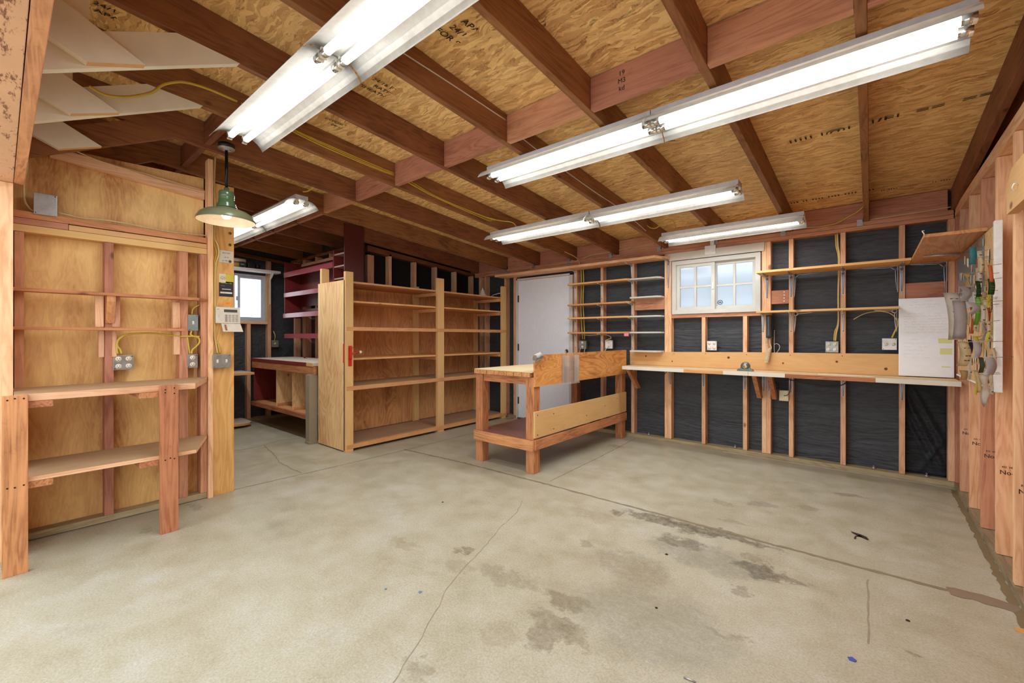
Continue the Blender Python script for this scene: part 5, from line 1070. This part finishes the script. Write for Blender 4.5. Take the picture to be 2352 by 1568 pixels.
cable('yellow_cable', [(-2.935, yc, 2.165), (-2.925, yc, 1.95), (-2.935, yc, 1.7), (-2.92, yc, 1.4), (-2.91, yc, 1.18)], 0.007, YEL, 'right of two yellow cables running down the stud beside the door')
cable('yellow_cable', [(-2.92, D-0.03, 1.245), (-2.8, D-0.035, 1.235), (-2.62, D-0.035, 1.245), (-2.52, D-0.03, 1.225), (-2.50, D-0.03, 1.195), (-2.56, D-0.02, 1.178), (-2.575, D-0.01, 1.155)], 0.005, YELP, 'pale cable looping under the lowest brown shelf into the white outlet box')
cable('white_cable', [(-2.555, D-0.02, 1.075), (-2.575, D-0.025, 1.05), (-2.60, D-0.03, 1.0)], 0.004, WIREW, 'short white cord below the white outlet box near the workbench')
for dx, lab in ((0, 'left'), (0.07, 'right')): cable('white_cable', [(-2.94+dx, D-0.02, 1.065), (-2.955+dx, D-0.02, 1.03), (-2.97+dx, D-0.01, 0.95)], 0.004, YELP, lab+' one of two short cords under the worn outlet box by the door')
cable('yellow_cable', [(-0.250, yc, 2.165), (-0.245, yc, 2.05), (-0.228, yc, 1.93), (-0.232, yc, 1.6), (-0.232, yc, 1.35), (-0.255, yc, 1.26), (-0.262, yc, 1.175)], 0.007, YEL, 'yellow cable running down the stud to the four-socket box under the long shelves')
cable('yellow_cable', [(-0.237, yc-0.012, 2.165), (-0.232, yc-0.012, 2.05), (-0.222, yc-0.012, 1.93), (-0.229, yc-0.02, 1.6), (-0.229, yc-0.02, 1.35), (-0.245, yc-0.02, 1.24), (-0.250, yc-0.02, 1.175)], 0.006, YELP, 'second pale cable beside the yellow one on the same stud')
cable('yellow_cable', [(0.181, D-0.01, 1.37), (0.176, D-0.015, 1.31), (0.155, D-0.02, 1.25), (0.140, D-0.01, 1.205)], 0.006, YEL, 'short yellow cable into the top of the outlet box by the whiteboard')
cable('pale_cable', [(-0.12, D-0.01, 1.37), (-0.04, D-0.012, 1.42), (0.05, D-0.012, 1.435), (0.12, D-0.012, 1.42), (0.16, D-0.012, 1.38), (0.178, D-0.012, 1.33)], 0.0035, YELP, 'pale cable arching below the lower long shelf toward the whiteboard')
cable('yellow_cable', [(-0.36, D+0.008, 2.25), (-0.30, D+0.01, 2.252), (-0.24, D+0.012, 2.262), (-0.16, D+0.0, 2.30), (-0.09, D-0.01, 2.335), (-0.052, D-0.02, 2.37)], 0.006, YEL, 'yellow cable rising from the top plate to the last rafter on the right')
cable('pale_cable', [(-0.006, D+0.012, 2.252), (0.15, D+0.012, 2.256), (0.32, D+0.012, 2.262), (0.50, D+0.012, 2.268)], 0.004, YELP, 'thin pale cable along the top plate right of the last rafter')
cable('pale_cable', [(-0.62, D+0.012, 2.252), (-0.50, D+0.012, 2.262), (-0.38, D+0.012, 2.250), (-0.30, D+0.012, 2.252)], 0.004, YELP, 'pale cable along the top plate left of the rising yellow cable')
cable('yellow_cable', [(-3.03, 3.7, zr(3.7)+.05), (-3.03, 4.2, zr(4.2)+.045), (-3.03, 4.62, zr(4.62)+.05), (-2.98, 4.82, zr(4.8)+.02), (-2.955, 4.90, zr(4.9)-.02), (-2.955, 4.94, 2.135)], 0.005, YELP, 'pale cable following the rafter and diving behind the shelf over the door')
cable('yellow_cable', [(-2.92, 4.95, 2.25), (-2.80, 4.95, 2.275), (-2.55, 4.955, 2.285), (-2.25, 4.955, 2.30), (-1.95, 4.955, 2.305)], 0.005, YELP, 'pale cable crossing the eave blocking above the brown shelves')
cable('yellow_cable', [tuple(at(x, y, 'Y', 4.36)) for x, y in ((1478,510),(1492,522),(1505,524),(1516,517),(1526,506),(1540,504),(1548,510),(1552,524))], 0.005, YEL, 'yellow cable looping down to the single fixture before the window')
cable('yellow_cable', [tuple(at(x, y, 'Y', 1.74)) for x, y in ((696,440),(706,439),(715,434),(722,427))], 0.006, YEL, 'pale cable entering the open end of the alcove fluorescent fixture')
cable('white_cable', [(-6.80, 2.61, 1.30), (-6.79, 2.63, 1.22), (-6.88, 2.645, 1.14)], 0.005, YELP, 'short cord above the small alcove outlet box')

# --- litter on the floor
def litter(x, y, r, m, name, label, cat='scrap', n=5):
    p = at(x, y, 'Z', 0); rnd = random.Random(int(x)); pts = [(p.x+r*rnd.uniform(.6, 1)*math.cos(2*PI*k/n+.3), p.y+r*rnd.uniform(.6, 1)*math.sin(2*PI*k/n+.3)) for k in range(n)]
    return tag(MB().prism(pts, 'Z', 0.0005, 0.0025).build(name, m), label, cat)
BL = plain('blue_tape', rgb(66, 84, 168), 0.5); BLP = plain('pale_blue_paint', rgb(108, 128, 148), 0.6); LEAF = plain('dry_leaf', rgb(214, 160, 92), 0.7, mottled=0.2)
litter(1957, 1515, .018, BL, 'tape_scrap', 'bright blue tape scrap on the concrete near the bottom right')
litter(965, 1360, .012, BLP, 'paint_chip', 'pale blue paint chip on the floor, the right one of two'); litter(886, 1353, .009, BLP, 'paint_chip', 'pale blue paint chip on the floor, the left one of two')
litter(2346, 1448, .03, LEAF, 'dry_leaf', 'dry tan leaf on the floor at the foot of the right wall', 'leaf', 7)
litter(1531, 1273, .010, INK, 'dark_crumb', 'dark crumb beside the grey stain in the middle of the floor'); litter(2085, 1425, .012, INK, 'dark_crumb', 'dark crumb on the clean concrete left of the dry leaf')
litter(1508, 1396, .008, INK, 'dark_crumb', 'dark crumb on the large textured grey stain'); litter(1017, 1153, .010, INK, 'dark_crumb', 'dark crumb on the open floor before the workbench')
t_ = at(1584, 1563, 'Z', 0)
tag(MB().tube([(t_.x-0.02, t_.y, 0.003), (t_.x+0.02, t_.y+0.004, 0.003)], 0.0025, 8).build('screw', STEEL), 'small screw lying on the floor at the bottom of the picture', 'screw')
tag(MB().box(-4.10, -4.06, 4.84, 4.90, 0.0005, 0.012, bev=0.002).box(-4.16, -4.11, 4.80, 4.83, 0.0005, 0.01, bev=0.002).build('rubble', grey('X')), 'bits of rubble at the foot of the door frame by the plywood rack', 'rubble', kind='stuff')
